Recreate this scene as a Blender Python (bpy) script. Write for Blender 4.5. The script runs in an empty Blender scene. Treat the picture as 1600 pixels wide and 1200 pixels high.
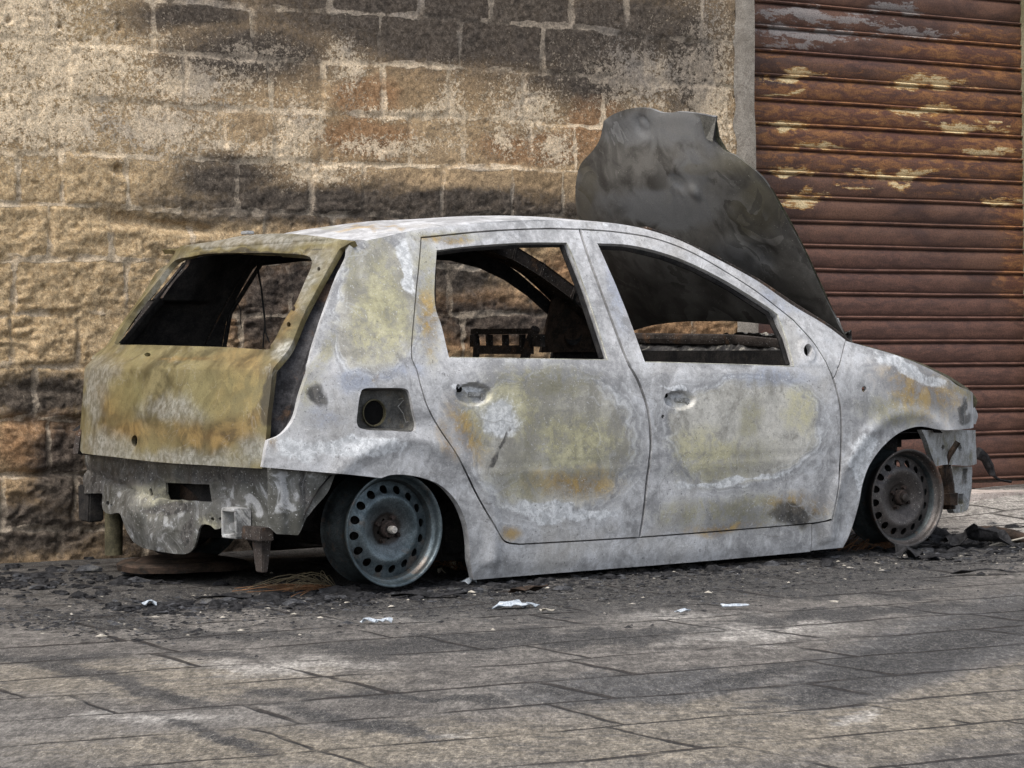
import bpy, bmesh, math, random
import numpy as np
from mathutils import Vector, Matrix, noise as mnoise
from mathutils.geometry import delaunay_2d_cdt
random.seed(7); RNG = np.random.default_rng(7)
S = bpy.context.scene
COL = S.collection

# ------------------------------------------------------------------ camera
CAM_H = 0.707; FPX = 3860.0; ROLL = math.radians(0.7)
cd = bpy.data.cameras.new('camera'); cam = bpy.data.objects.new('camera', cd); COL.objects.link(cam)
cd.sensor_width = 36; cd.lens = FPX / 1600 * 36; cd.clip_start = 0.05; cd.clip_end = 500
cam.matrix_world = Matrix.Translation((0, 0, CAM_H)) @ Matrix.Rotation(math.radians(90), 4, 'X') @ Matrix.Rotation(-ROLL, 4, 'Z')
S.camera = cam
S.render.resolution_x = 1024; S.render.resolution_y = 768
# ------------------------------------------------------------------ light
SUN_EL, SUN_AZ = math.radians(58), math.radians(215)      # azimuth measured clockwise from +Y
w = bpy.data.worlds.new("World"); S.world = w; w.use_nodes = True
wn = w.node_tree; sky = wn.nodes.new('ShaderNodeTexSky'); sky.sky_type = 'NISHITA'; sky.sun_disc = False
sky.sun_elevation = SUN_EL; sky.sun_rotation = SUN_AZ; sky.dust_density = 3.0; sky.air_density = 1.0; sky.ozone_density = 1.0
bg = wn.nodes['Background']; bg.inputs['Strength'].default_value = 0.13
hs_ = wn.nodes.new('ShaderNodeHueSaturation'); hs_.inputs['Saturation'].default_value = .42
wn.links.new(sky.outputs[0], hs_.inputs['Color']); wn.links.new(hs_.outputs[0], bg.inputs['Color'])   # thin overcast: greyer sky
sl = bpy.data.lights.new('sun', 'SUN'); sl.energy = 1.5; sl.angle = math.radians(24); sl.color = (1.0, 0.93, 0.84)
sun = bpy.data.objects.new('sun', sl); COL.objects.link(sun)
sd = Vector((math.sin(SUN_AZ) * math.cos(SUN_EL), math.cos(SUN_AZ) * math.cos(SUN_EL), math.sin(SUN_EL)))
sun.rotation_euler = sd.to_track_quat('Z', 'Y').to_euler()
S.view_settings.view_transform = 'Standard'; S.view_settings.look = 'None'
S.view_settings.exposure = 0.95; S.view_settings.gamma = 1

# ------------------------------------------------------------------ frames and photo measuring
def ray(u, v):
    x = (u - 800) / FPX; y = -(v - 600) / FPX
    r = -ROLL
    return np.array([x * math.cos(r) - y * math.sin(r), 1.0, x * math.sin(r) + y * math.cos(r)])
def proj(P):                                           # world points (n,3) -> photo pixels
    P = np.atleast_2d(P); x = P[:, 0] / P[:, 1]; y = (P[:, 2] - CAM_H) / P[:, 1]; r = ROLL
    X = x * math.cos(r) - y * math.sin(r); Y = x * math.sin(r) + y * math.cos(r)
    return 800 + X * FPX, 600 - Y * FPX
CO = np.array([0, 0, CAM_H])
A_ = math.radians(36); SLOPE = math.radians(.25); TILT = math.radians(.9)
EX = np.array([math.cos(A_) * math.cos(SLOPE), math.sin(A_) * math.cos(SLOPE), math.sin(SLOPE)])
EY = np.array([-math.sin(A_) * math.cos(TILT), math.cos(A_) * math.cos(TILT), math.sin(TILT)])
EY -= EX * (EX @ EY); EY /= np.linalg.norm(EY); EZ = np.cross(EX, EY)
ZW = FPX / (179 / .39)
ORG = CO + ray(616, 828) * ZW - EY * .04 - EZ * .195
W = 1.61
def toW(p): p = np.asarray(p, float); return ORG + p[..., 0:1] * EX + p[..., 1:2] * EY + p[..., 2:3] * EZ
def toL(p): d = np.asarray(p, float) - ORG; return np.stack([d @ EX, d @ EY, d @ EZ], -1)
CL = toL(CO)
def lray(u, v): d = ray(u, v); return np.array([d @ EX, d @ EY, d @ EZ])
def hit(u, v, F, t0=8.5):
    d = lray(u, v); a = t0; fa = F(CL + a * d); b = a + .1; fb = F(CL + b * d)
    for _ in range(40):
        if abs(fb - fa) < 1e-12: break
        c = b - fb * (b - a) / (fb - fa); c = min(max(c, 5), 14)
        a, fa = b, fb; b, fb = c, F(CL + c * d)
        if abs(fb) < 1e-7: break
    return CL + b * d
# wall frame: t runs along the wall to the right, n out of the wall towards the camera
WA = math.radians(31.5)
WT = np.array([math.cos(WA), math.sin(WA), 0]); WN = np.array([math.sin(WA), -math.cos(WA), 0])
_d = ray(0, 877); WP = CO + _d * 9.75; WP = WP * np.array([1, 1, 0])
def wallT(P): P = np.asarray(P, float) - WP; return P @ WT, P @ WN
def wall_hit(u, v, n=0.0):
    d = ray(u, v); t = ((WP + WN * n - CO) @ WN) / (d @ WN); P = CO + d * t
    return (P - WP) @ WT, P[2]
def sstep(a, b, x): x = np.clip((x - a) / (b - a), 0, 1); return x * x * (3 - 2 * x)
def ground_z(P):
    P = np.asarray(P, float); l = P - ORG
    lx = l @ EX; ly = l @ EY; t, n = wallT(P)
    g = .0044 * np.clip(lx, -1, 3) + .0157 * np.clip(ly, 0, 1.8)
    g = g + .125 * sstep(3.7, 5.6, t) * sstep(1.7, .0, n)
    return g
def ground_hit(u, v):
    d = ray(u, v); z = 0
    for _ in range(8): t = (z - CAM_H) / d[2]; P = CO + d * t; z = float(ground_z(P))
    return P

# ------------------------------------------------------------------ numpy noise
def vnoise(x, y, seed=0):
    x = np.asarray(x, float); y = np.asarray(y, float)
    xi = np.floor(x).astype(np.int64); yi = np.floor(y).astype(np.int64); fx = x - xi; fy = y - yi
    fx = fx * fx * (3 - 2 * fx); fy = fy * fy * (3 - 2 * fy)
    def h(a, b):
        n = (a * 374761393 + b * 668265263 + seed * 1442695041) & 0x7fffffff
        n = ((n ^ (n >> 13)) * 1274126177) & 0x7fffffff
        return ((n ^ (n >> 16)) & 0xffff) / 65535.0
    return (h(xi, yi) * (1 - fx) + h(xi + 1, yi) * fx) * (1 - fy) + (h(xi, yi + 1) * (1 - fx) + h(xi + 1, yi + 1) * fx) * fy
def fbm(x, y, oct=4, seed=0, gain=.5):
    s = 0; a = 1; tot = 0
    for i in range(oct): s = s + a * vnoise(x * 2 ** i + 17.3 * i, y * 2 ** i - 9.1 * i, seed + i); tot += a; a *= gain
    return s / tot

# ------------------------------------------------------------------ node helper
class NT:
    def __init__(s, name):
        s.m = bpy.data.materials.new(name); s.m.use_nodes = True; s.t = s.m.node_tree; s.n = s.t.nodes; s.l = s.t.links
        s.b = s.n['Principled BSDF']; s.tc = s.n.new('ShaderNodeTexCoord'); s.obj = s.tc.outputs['Object']
    def _in(s, sock, v):
        if v is None: return
        if isinstance(v, bpy.types.NodeSocket): s.l.new(v, sock)
        elif isinstance(v, (tuple, list)) and len(v) == 3 and sock.type == 'RGBA': sock.default_value = (*v, 1)
        else: sock.default_value = v
    def map(s, scale=(1, 1, 1), rot=(0, 0, 0), loc=(0, 0, 0), vec=None):
        m = s.n.new('ShaderNodeMapping'); s.l.new(vec or s.obj, m.inputs[0]); m.inputs['Scale'].default_value = scale
        m.inputs['Rotation'].default_value = rot; m.inputs['Location'].default_value = loc; return m.outputs[0]
    def noise(s, scale, detail=4, rough=.55, dist=0, vec=None, out=0):
        k = s.n.new('ShaderNodeTexNoise'); s.l.new(vec or s.obj, k.inputs['Vector'])
        k.inputs['Scale'].default_value = scale; k.inputs['Detail'].default_value = detail
        k.inputs['Roughness'].default_value = rough; k.inputs['Distortion'].default_value = dist; return k.outputs[out]
    def voro(s, scale, feature='F1', vec=None, out='Distance', rand=1):
        k = s.n.new('ShaderNodeTexVoronoi'); k.feature = feature; s.l.new(vec or s.obj, k.inputs['Vector'])
        k.inputs['Scale'].default_value = scale; k.inputs['Randomness'].default_value = rand; return k.outputs[out]
    def math(s, op, a, b=None, c=None, clamp=False):
        k = s.n.new('ShaderNodeMath'); k.operation = op; k.use_clamp = clamp
        s._in(k.inputs[0], a); s._in(k.inputs[1], b); s._in(k.inputs[2], c); return k.outputs[0]
    def sm(s, v, a, b, c=0., d=1.):
        k = s.n.new('ShaderNodeMapRange'); k.interpolation_type = 'SMOOTHSTEP'; s._in(k.inputs[0], v)
        k.inputs[1].default_value = a; k.inputs[2].default_value = b; k.inputs[3].default_value = c; k.inputs[4].default_value = d; return k.outputs[0]
    def mix(s, f, a, b, mode='MIX'):
        k = s.n.new('ShaderNodeMix'); k.data_type = 'RGBA'; k.blend_type = mode
        s._in(k.inputs[0], f); s._in(k.inputs[6], a); s._in(k.inputs[7], b); return k.outputs[2]
    def attr(s, name, out='Fac'):
        k = s.n.new('ShaderNodeAttribute'); k.attribute_name = name; return k.outputs[out]
    def geo(s, out): k = s.n.new('ShaderNodeNewGeometry'); return k.outputs[out]
    def sep(s, v): k = s.n.new('ShaderNodeSeparateXYZ'); s.l.new(v, k.inputs[0]); return k.outputs
    def comb(s, x, y, z):
        k = s.n.new('ShaderNodeCombineXYZ'); s._in(k.inputs[0], x); s._in(k.inputs[1], y); s._in(k.inputs[2], z); return k.outputs[0]
    def vadd(s, a, b, op='ADD'):
        k = s.n.new('ShaderNodeVectorMath'); k.operation = op; s._in(k.inputs[0], a); s._in(k.inputs[1], b); return k.outputs[0]
    def white(s, v):
        k = s.n.new('ShaderNodeTexWhiteNoise'); k.noise_dimensions = '1D'; s._in(k.inputs['W'], v); return k.outputs['Value']
    def grain(s, col, v, a, b, lo, hi):
        g = s.sm(v, a, b, lo, hi); return s.mix(1., col, s.comb(g, g, g), 'MULTIPLY')
    def done(s, col, rough=.8, metal=0., bump=None, dist=.003, strength=1.0, spec=.5):
        s._in(s.b.inputs['Base Color'], col); s._in(s.b.inputs['Roughness'], rough); s._in(s.b.inputs['Metallic'], metal)
        s.b.inputs['Specular IOR Level'].default_value = spec
        if bump is not None:
            k = s.n.new('ShaderNodeBump'); k.inputs['Distance'].default_value = dist; k.inputs['Strength'].default_value = strength
            s.l.new(bump, k.inputs['Height']); s.l.new(k.outputs[0], s.b.inputs['Normal'])
        return s.m
M = {}

def mat_burnt(name, base_d=(.26, .262, .268), base_l=(.56, .565, .578)):
    t = NT(name)
    n1 = t.noise(2.6, 6, .6, .6); n2 = t.noise(9, 7, .64, 1.2); n3 = t.noise(42, 6, .68, .6); n4 = t.noise(170, 3, .65)
    big = t.noise(1.3, 3, .5, .3); st = t.noise(14, 5, .62, .4, t.map((1, 1, .28)))
    f = t.math('ADD', t.math('MULTIPLY', n1, .35), t.math('ADD', t.math('MULTIPLY', n2, .35), t.math('ADD', t.math('MULTIPLY', st, .18), t.math('MULTIPLY', n3, .12))))
    col = t.mix(t.sm(f, .40, .59), base_d, base_l)
    col = t.mix(t.math('MULTIPLY', t.sm(n2, .54, .64), .5), col, (.52, .535, .56))
    col = t.mix(t.math('MULTIPLY', t.sm(n1, .56, .68), .4), col, (.27, .25, .21))
    fine = t.math('ADD', t.math('MULTIPLY', t.math('SUBTRACT', n2, .5), .9), t.math('MULTIPLY', t.math('SUBTRACT', n3, .5), .8))
    brk = t.sm(t.math('ADD', t.math('MULTIPLY', n2, .6), t.math('MULTIPLY', n3, .4)), .40, .56, .25, 1)
    lines = None
    def patch(attr, colr, lo, hi, amt, w=.7, br=True):
        nonlocal col
        a = t.math('ADD', t.attr(attr), t.math('MULTIPLY', fine, w)); m = t.math('MULTIPLY', t.sm(a, lo, hi), amt)
        if br: m = t.math('MULTIPLY', m, brk)
        col = t.mix(m, col, colr)
    # large baked ovals with banded edges
    a = t.math('ADD', t.attr('grey'), t.math('MULTIPLY', t.math('ADD', t.math('SUBTRACT', n1, .5), t.math('MULTIPLY', fine, .35)), .38))
    gc = t.mix(t.sm(f, .42, .58), (.27, .26, .225), (.54, .525, .475))
    halo = t.math('MULTIPLY', t.sm(a, -.22, -.02), t.sm(a, .10, .02)); col = t.mix(t.math('MULTIPLY', halo, .45), col, (.19, .195, .205))
    col = t.mix(t.math('MULTIPLY', t.sm(a, .0, .10), .85), col, gc)
    for k, wd, am in ((.0, 22., .85), (.07, 40., .5), (-.10, 40., .5), (.16, 45., .35), (-.2, 40., .4)):
        r = t.math('SUBTRACT', 1., t.math('ABSOLUTE', t.math('MULTIPLY', t.math('SUBTRACT', a, k), wd)), clamp=True)
        r = t.math('MULTIPLY', r, t.sm(n2, .40, .56)); col = t.mix(t.math('MULTIPLY', r, am), col, (.62, .635, .65)); lines = r if lines is None else t.math('MAXIMUM', lines, r)
    patch('olive', t.mix(t.sm(f, .44, .60), (.19, .182, .128), (.37, .355, .265)), -.08, .75, .95)
    patch('yellow', t.mix(t.sm(f, .4, .6), (.32, .30, .175), (.50, .475, .32)), -.05, .7, .9)
    patch('ochre', t.mix(t.sm(n2, .42, .6), (.19, .12, .045), (.40, .27, .09)), -.05, .9, .85)
    patch('blue', (.25, .285, .37), 0, .8, .6)
    patch('pale', t.mix(t.sm(n3, .4, .6), (.50, .52, .54), (.70, .72, .74)), .0, .35, .85, .9, False)
    patch('dark', t.mix(t.sm(n3, .4, .6), (.03, .03, .03), (.10, .095, .09)), .0, .45, .92, .9, False)
    # agate-like contour lines of the baked paint
    def contour(sc, lev, di, wd, ms, lo, hi, colr, am, off):
        nonlocal col, lines
        c = t.math('FRACT', t.math('MULTIPLY', t.noise(sc, 2.5, .5, di, t.map(loc=off)), lev)); c = t.sm(t.math('ABSOLUTE', t.math('SUBTRACT', c, .5)), .0, wd, 1, 0)
        c = t.math('MULTIPLY', c, t.sm(t.noise(ms, 3, .5, 0, t.map(loc=(off[0] + 2, 1, 3))), lo, hi)); col = t.mix(t.math('MULTIPLY', c, am), col, colr); lines = t.math('MAXIMUM', lines, t.math('MULTIPLY', c, .6))
    contour(2.2, 9., .6, .05, 4, .48, .62, (.60, .615, .63), .24, (0, 0, 0))
    contour(3.6, 7., .9, .05, 3, .46, .60, (.17, .17, .17), .22, (3, 1, 7))
    contour(2.2, 9., .8, .035, 3, .48, .60, (.18, .17, .15), .35, (9, 4, 2))
    col = t.mix(t.math('MULTIPLY', t.sm(t.noise(26, 6, .72, .6, t.map(loc=(7, 7, 7))), .58, .70), .45), col, (.12, .118, .112))
    spk = t.sm(t.noise(85, 4, .75), .60, .68); spk = t.math('MULTIPLY', spk, t.sm(n1, .38, .6, .3, 1))
    col = t.mix(t.math('MULTIPLY', spk, .7), col, (.06, .057, .053))
    spw = t.sm(t.noise(120, 3, .6, 0, t.map(loc=(5, 5, 5))), .62, .70); col = t.mix(t.math('MULTIPLY', spw, .55), col, (.66, .67, .68))
    col = t.grain(col, t.noise(210, 4, .8), .38, .62, .88, 1.1); col = t.grain(col, n3, .36, .62, .92, 1.06)
    h = t.math('ADD', t.math('MULTIPLY', n3, .6), t.math('MULTIPLY', n4, .3)); h = t.math('ADD', h, t.math('MULTIPLY', t.math('SUBTRACT', spw, spk), .35)); h = t.math('ADD', h, t.math('MULTIPLY', lines, .22)); h = t.math('ADD', h, t.math('MULTIPLY', n2, .6))
    return t.done(col, t.sm(n3, .3, .7, .45, .72), .12, h, .0022, .55, spec=.45)
M['body'] = mat_burnt('burnt_body_metal')

def simple(name, c1, c2, scale=12, rough=.8, metal=0., bump=.002, c3=None, a3=.5, sp=None, s3=40, rad=False):
    t = NT(name); n = t.noise(scale, 6, .62, .6); n2 = t.noise(scale * 5, 4, .6)
    col = t.mix(t.sm(t.math('ADD', t.math('MULTIPLY', n, .7), t.math('MULTIPLY', n2, .3)), .38, .62), c1, c2)
    if c3: col = t.mix(t.math('MULTIPLY', t.sm(t.noise(s3, 4, .6, .4, t.map(loc=(4, 2, 9))), .55, .68), a3), col, c3)
    if sp: col = t.mix(t.sm(t.noise(150, 2, .5, 0, t.map(loc=(1, 2, 3))), .66, .72), col, sp)
    if rad:
        xs, ys, zs = t.sep(t.obj); r = t.math('SQRT', t.math('ADD', t.math('MULTIPLY', xs, xs), t.math('MULTIPLY', zs, zs)))
        r = t.math('ADD', r, t.math('MULTIPLY', t.math('SUBTRACT', n, .5), .03))
        col = t.mix(t.sm(r, .050, .062, .92, 0), col, (.018, .016, .014)); col = t.mix(t.sm(r, .05, .11, .45, 0), col, (.06, .05, .045))
    col = t.grain(col, t.noise(180, 4, .8), .38, .62, .72, 1.25)
    return t.done(col, rough, metal, t.math('ADD', n, t.math('MULTIPLY', n2, .5)), bump, .8, spec=.12 if max(c2) < .09 and metal < .3 else .45)
M['soot'] = simple('soot_black', (.012, .012, .013), (.03, .028, .027), 9, .85, 0, .002, (.07, .06, .05), .25)
M['sootrust'] = simple('sooty_rust', (.02, .018, .017), (.06, .05, .045), 7, .8, .1, .002, (.16, .09, .05), .5, (.3, .3, .3), 9)
M['gutter'] = simple('sooted_gutter', (.016, .016, .018), (.055, .054, .058), 14, .6, .2, .003, (.12, .07, .04), .5, None, 10)
M['bonnet'] = None
M['rim_blue'] = simple('burnt_rim_steel', (.055, .075, .085), (.13, .16, .175), 10, .42, .65, .001, (.20, .14, .10), .5, None, 8, True)
M['rim_dark'] = simple('dark_rim_barrel', (.018, .022, .024), (.05, .062, .066), 10, .5, .4, .001, (.08, .055, .04), .5)  # darker teal-grey for the inboard part of the rim
M['rim_brown'] = simple('rusty_rim_steel', (.045, .042, .042), (.10, .09, .085), 10, .5, .5, .001, (.15, .075, .045), .6, (.3, .29, .27), 9, True)
M['void'] = simple('void_black', (.003, .003, .003), (.005, .005, .005), 9, .95, 0, .001)  # near-black, stands in for the shade inside open holes
M['hub'] = simple('charred_hub', (.015, .014, .013), (.06, .045, .04), 30, .8, .2, .003)
M['ashmetal'] = simple('ash_grey_metal', (.20, .20, .19), (.40, .41, .42), 12, .65, .2, .0025, (.17, .155, .09), .7, (.55, .55, .55), 9)
M['bright'] = simple('bare_metal', (.35, .33, .30), (.55, .52, .48), 30, .5, .4)
M['oliverust'] = simple('olive_rust', (.04, .036, .018), (.10, .088, .05), 20, .8, .1)
M['brownrust'] = simple('brown_rust', (.022, .018, .015), (.065, .045, .034), 15, .85, .1, .002, (.03, .03, .03), .6)
M['cord'] = simple('rusty_cord', (.12, .06, .03), (.30, .16, .08), 30, .7, .3)
M['cordpale'] = simple('straw_cord', (.16, .13, .08), (.3, .25, .16), 30, .7, .2)
M['trim'] = simple('pale_trim', (.22, .22, .19), (.48, .48, .42), 14, .6, .2, .001, (.05, .05, .05), .6, None, 9)
M['char'] = simple('char', (.008, .008, .009), (.03, .03, .032), 40, .75, 0, .003)
M['chargrey'] = simple('grey_char', (.02, .021, .024), (.07, .072, .078), 25, .8, 0, .004, (.16, .155, .14), .4)
M['flake'] = simple('pale_flake', (.26, .24, .20), (.40, .37, .32), 30, .8)
M['flakeblue'] = simple('pale_blue_plastic', (.26, .30, .35), (.44, .48, .52), 30, .5)
M['wood'] = simple('pale_wood', (.22, .17, .11), (.40, .33, .24), 20, .8)
M['cable'] = simple('cable_black', (.012, .012, .012), (.02, .02, .02), 30, .6)

def mat_tail():
    t = NT('burnt_tailgate_metal')
    n1 = t.noise(3.0, 6, .6, 1.0); n2 = t.noise(9, 6, .62, 1.4); n3 = t.noise(45, 4, .6, .5)
    vs = t.noise(5, 6, .62, 1.4, t.map((1, 1, .8)))
    base = t.mix(t.sm(vs, .38, .62), (.088, .074, .034), (.235, .20, .10))
    base = t.mix(t.math('MULTIPLY', t.sm(n1, .5, .62), .55), base, (.25, .22, .11))
    wob = t.math('MULTIPLY', t.math('SUBTRACT', n2, .5), .9)
    a = t.math('ADD', t.attr('ochre'), t.math('MULTIPLY', wob, .9)); col = t.mix(t.sm(a, -.1, 1.0, 0, .9), base, t.mix(t.sm(n2, .4, .62), (.12, .075, .03), (.30, .20, .075)))
    a = t.math('ADD', t.attr('grey'), wob); col = t.mix(t.sm(a, -.1, .8, 0, .85), col, t.mix(t.sm(n3, .4, .6), (.19, .185, .155), (.36, .355, .32)))
    a2 = t.math('ADD', t.attr('yellow'), wob); col = t.mix(t.sm(a2, 0, .6, 0, .5), col, (.27, .24, .11))
    a2 = t.math('ADD', t.attr('dark'), wob); col = t.mix(t.sm(a2, 0, .4, 0, .8), col, (.04, .036, .03))
    c = t.math('FRACT', t.math('MULTIPLY', t.noise(3.2, 4, .5, 1.6, t.map(loc=(4, 4, 4))), 7.))
    col = t.mix(t.math('MULTIPLY', t.math('MULTIPLY', c, t.sm(t.noise(4, 3), .42, .58)), .35), col, (.10, .075, .03))
    c = t.math('FRACT', t.math('MULTIPLY', t.noise(4.5, 5, .58, 1.2), 6.))
    c = t.math('MULTIPLY', t.sm(t.math('ABSOLUTE', t.math('SUBTRACT', c, .5)), .0, .06, 1, 0), t.sm(t.noise(6, 3), .46, .6))
    col = t.mix(t.math('MULTIPLY', c, .22), col, (.5, .49, .44))
    spk = t.sm(t.noise(110, 2, .6), .64, .7); col = t.mix(t.math('MULTIPLY', spk, .5), col, (.05, .045, .03))
    col = t.grain(col, t.noise(200, 4, .8), .38, .62, .88, 1.12)
    return t.done(col, t.sm(n2, .3, .7, .34, .6), .35, t.math('ADD', t.math('MULTIPLY', n2, .5), t.math('MULTIPLY', n3, .3)), .002, .5)
M['tail'] = mat_tail()
def mat_bonnet():
    t = NT('burnt_bonnet_metal')
    n1 = t.noise(2.2, 6, .6, .5); n2 = t.noise(7, 6, .6, 1.0); n3 = t.noise(50, 4, .6)
    col = t.mix(t.sm(n2, .36, .64), (.072, .067, .060), (.190, .181, .164))
    a = t.math('ADD', t.attr('grey'), t.math('MULTIPLY', t.math('SUBTRACT', n2, .5), .9))
    col = t.mix(t.sm(a, 0, .5, 0, .75), col, (.23, .235, .24))
    a = t.math('ADD', t.attr('dark'), t.math('MULTIPLY', t.math('SUBTRACT', n2, .5), .5))
    col = t.mix(t.sm(a, -.1, .6, 0, .6), col, (.042, .040, .036))
    a = t.math('ADD', t.attr('olive'), t.math('MULTIPLY', t.math('SUBTRACT', n2, .5), .9))
    col = t.mix(t.sm(a, 0, .5, 0, .6), col, (.13, .115, .075))
    for sc_, lv_, of_ in ((2.4, 6., 0.), (4.5, 5., 5.)):
        c = t.math('FRACT', t.math('MULTIPLY', t.noise(sc_, 4, .5, 1.0, t.map(loc=(of_, 1, 2))), lv_))
        c = t.math('MULTIPLY', t.sm(c, .0, .9), t.sm(t.noise(2.2, 3, .5, 0, t.map(loc=(1, of_, 2))), .42, .6))
        col = t.mix(t.math('MULTIPLY', c, .5), col, (.24, .235, .22)) if sc_ < 3 else t.mix(t.math('MULTIPLY', c, .55), col, (.045, .042, .038))
    sp = t.sm(t.noise(130, 2, .5), .69, .73); col = t.mix(t.math('MULTIPLY', sp, .5), col, (.4, .38, .33))
    col = t.grain(col, t.noise(200, 4, .8), .38, .62, .9, 1.1)
    return t.done(col, .55, .25, t.math('ADD', t.math('MULTIPLY', n2, .6), t.math('MULTIPLY', n3, .15)), .004, .4)
M['bonnet'] = mat_bonnet()

# ------------------------------------------------------------------ mesh helpers
def tag(o, label=None, cat=None, group=None, kind=None):
    if label: o['label'] = label
    if cat: o['category'] = cat
    if group: o['group'] = group
    if kind: o['kind'] = kind
    return o
def link(name, me, mats, parent=None):
    o = bpy.data.objects.new(name, me); COL.objects.link(o)
    for m in (mats if isinstance(mats, (list, tuple)) else [mats]): me.materials.append(m)
    if parent: o.parent = parent
    return o
def mesh_np(name, V, F, mats, parent=None, attrs=None, midx=None, smooth=True, sharp=None):
    me = bpy.data.meshes.new(name); V = np.asarray(V, float)
    if isinstance(F, np.ndarray):
        k = F.shape[1]; me.vertices.add(len(V)); me.vertices.foreach_set('co', V.ravel())
        me.loops.add(F.size); me.loops.foreach_set('vertex_index', F.ravel().astype(np.int32))
        me.polygons.add(len(F)); me.polygons.foreach_set('loop_start', np.arange(0, F.size, k, dtype=np.int32))
        me.update(calc_edges=True)
    else: me.from_pydata([tuple(v) for v in V], [], [tuple(int(i) for i in f) for f in F]); me.update()
    me.polygons.foreach_set('use_smooth', np.full(len(me.polygons), smooth))
    if midx is not None: me.polygons.foreach_set('material_index', np.asarray(midx, dtype=np.int32))
    for k, a in (attrs or {}).items():
        at = me.attributes.new(k, 'FLOAT', 'POINT'); at.data.foreach_set('value', np.asarray(a, dtype=np.float32))
    me.update()
    if sharp: me.set_sharp_from_angle(angle=math.radians(sharp))
    return link(name, me, mats, parent)
def bm_obj(name, bm, mats, parent=None, smooth=True, sharp=35):
    bmesh.ops.recalc_face_normals(bm, faces=bm.faces)
    me = bpy.data.meshes.new(name); bm.to_mesh(me); bm.free()
    if smooth: me.polygons.foreach_set('use_smooth', np.full(len(me.polygons), True)); me.set_sharp_from_angle(angle=math.radians(sharp))
    return link(name, me, mats, parent)
def add_box(bm, c, s, rot=None, bev=0, taper=None):
    r = bmesh.ops.create_cube(bm, size=1); vs = r['verts']
    for v in vs:
        if taper and v.co.z < 0: v.co.x *= taper; v.co.y *= taper
    bmesh.ops.scale(bm, vec=s, verts=vs)
    if bev: bmesh.ops.bevel(bm, geom=list({e for v in vs for e in v.link_edges}), offset=bev, segments=2, affect='EDGES'); 
    if bev: vs = [v for v in bm.verts if v.tag is False and v not in getattr(add_box, 'seen', ())]
    return vs
def box(bm, c, s, rot=None, bev=0, taper=None, jit=0):
    b2 = bmesh.new(); bmesh.ops.create_cube(b2, size=1)
    for v in b2.verts:
        if taper and v.co.z < 0: v.co.x *= taper; v.co.y *= taper
    bmesh.ops.scale(b2, vec=s, verts=b2.verts)
    if bev: bmesh.ops.bevel(b2, geom=list(b2.edges), offset=bev, segments=2, affect='EDGES')
    mx = Matrix.Translation(c) @ (rot.to_4x4() if rot else Matrix.Identity(4))
    bmesh.ops.transform(b2, matrix=mx, verts=b2.verts)
    if jit:
        for v in b2.verts: v.co += Vector((random.uniform(-jit, jit), random.uniform(-jit, jit), random.uniform(-jit, jit)))
    me = bpy.data.meshes.new('tmp'); b2.to_mesh(me); b2.free(); bm.from_mesh(me); bpy.data.meshes.remove(me)
def tube(bm, pts, r, n=8, closed=False, taper=None):
    pts = [Vector(p) for p in pts]; rings = []
    up = Vector((0, 0, 1)); prev = None
    for i, p in enumerate(pts):
        a = pts[max(i - 1, 0)]; b = pts[min(i + 1, len(pts) - 1)]
        if closed: a = pts[i - 1]; b = pts[(i + 1) % len(pts)]
        d = (b - a).normalized()
        if prev is None: s = d.cross(up if abs(d.z) < .95 else Vector((1, 0, 0))).normalized()
        else: s = (prev - d * prev.dot(d)).normalized()
        prev = s; q = d.cross(s); rr = r if taper is None else r * (1 + (taper - 1) * i / (len(pts) - 1))
        rings.append([bm.verts.new(p + (s * math.cos(2 * math.pi * k / n) + q * math.sin(2 * math.pi * k / n)) * rr) for k in range(n)])
    m = len(rings)
    for i in range(m if closed else m - 1):
        A = rings[i]; B = rings[(i + 1) % m]
        for k in range(n): bm.faces.new((A[k], A[(k + 1) % n], B[(k + 1) % n], B[k]))
    if not closed: bm.faces.new(rings[0][::-1]); bm.faces.new(rings[-1])
def lathe(bm, prof, seg=64, axis_y=True):                     # profile (r, depth); axis runs along +y
    rings = []
    for r, d in prof: rings.append([bm.verts.new((r * math.cos(2 * math.pi * k / seg), d, r * math.sin(2 * math.pi * k / seg))) for k in range(seg)])
    for i in range(len(rings) - 1):
        for k in range(seg): bm.faces.new((rings[i][k], rings[i][(k + 1) % seg], rings[i + 1][(k + 1) % seg], rings[i + 1][k]))
    return rings
def noisy(bm, amp, scale=8, off=0):
    for v in bm.verts: v.co += mnoise.noise_vector(v.co * scale + Vector((off, off * 1.7, 3))) * amp

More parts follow.
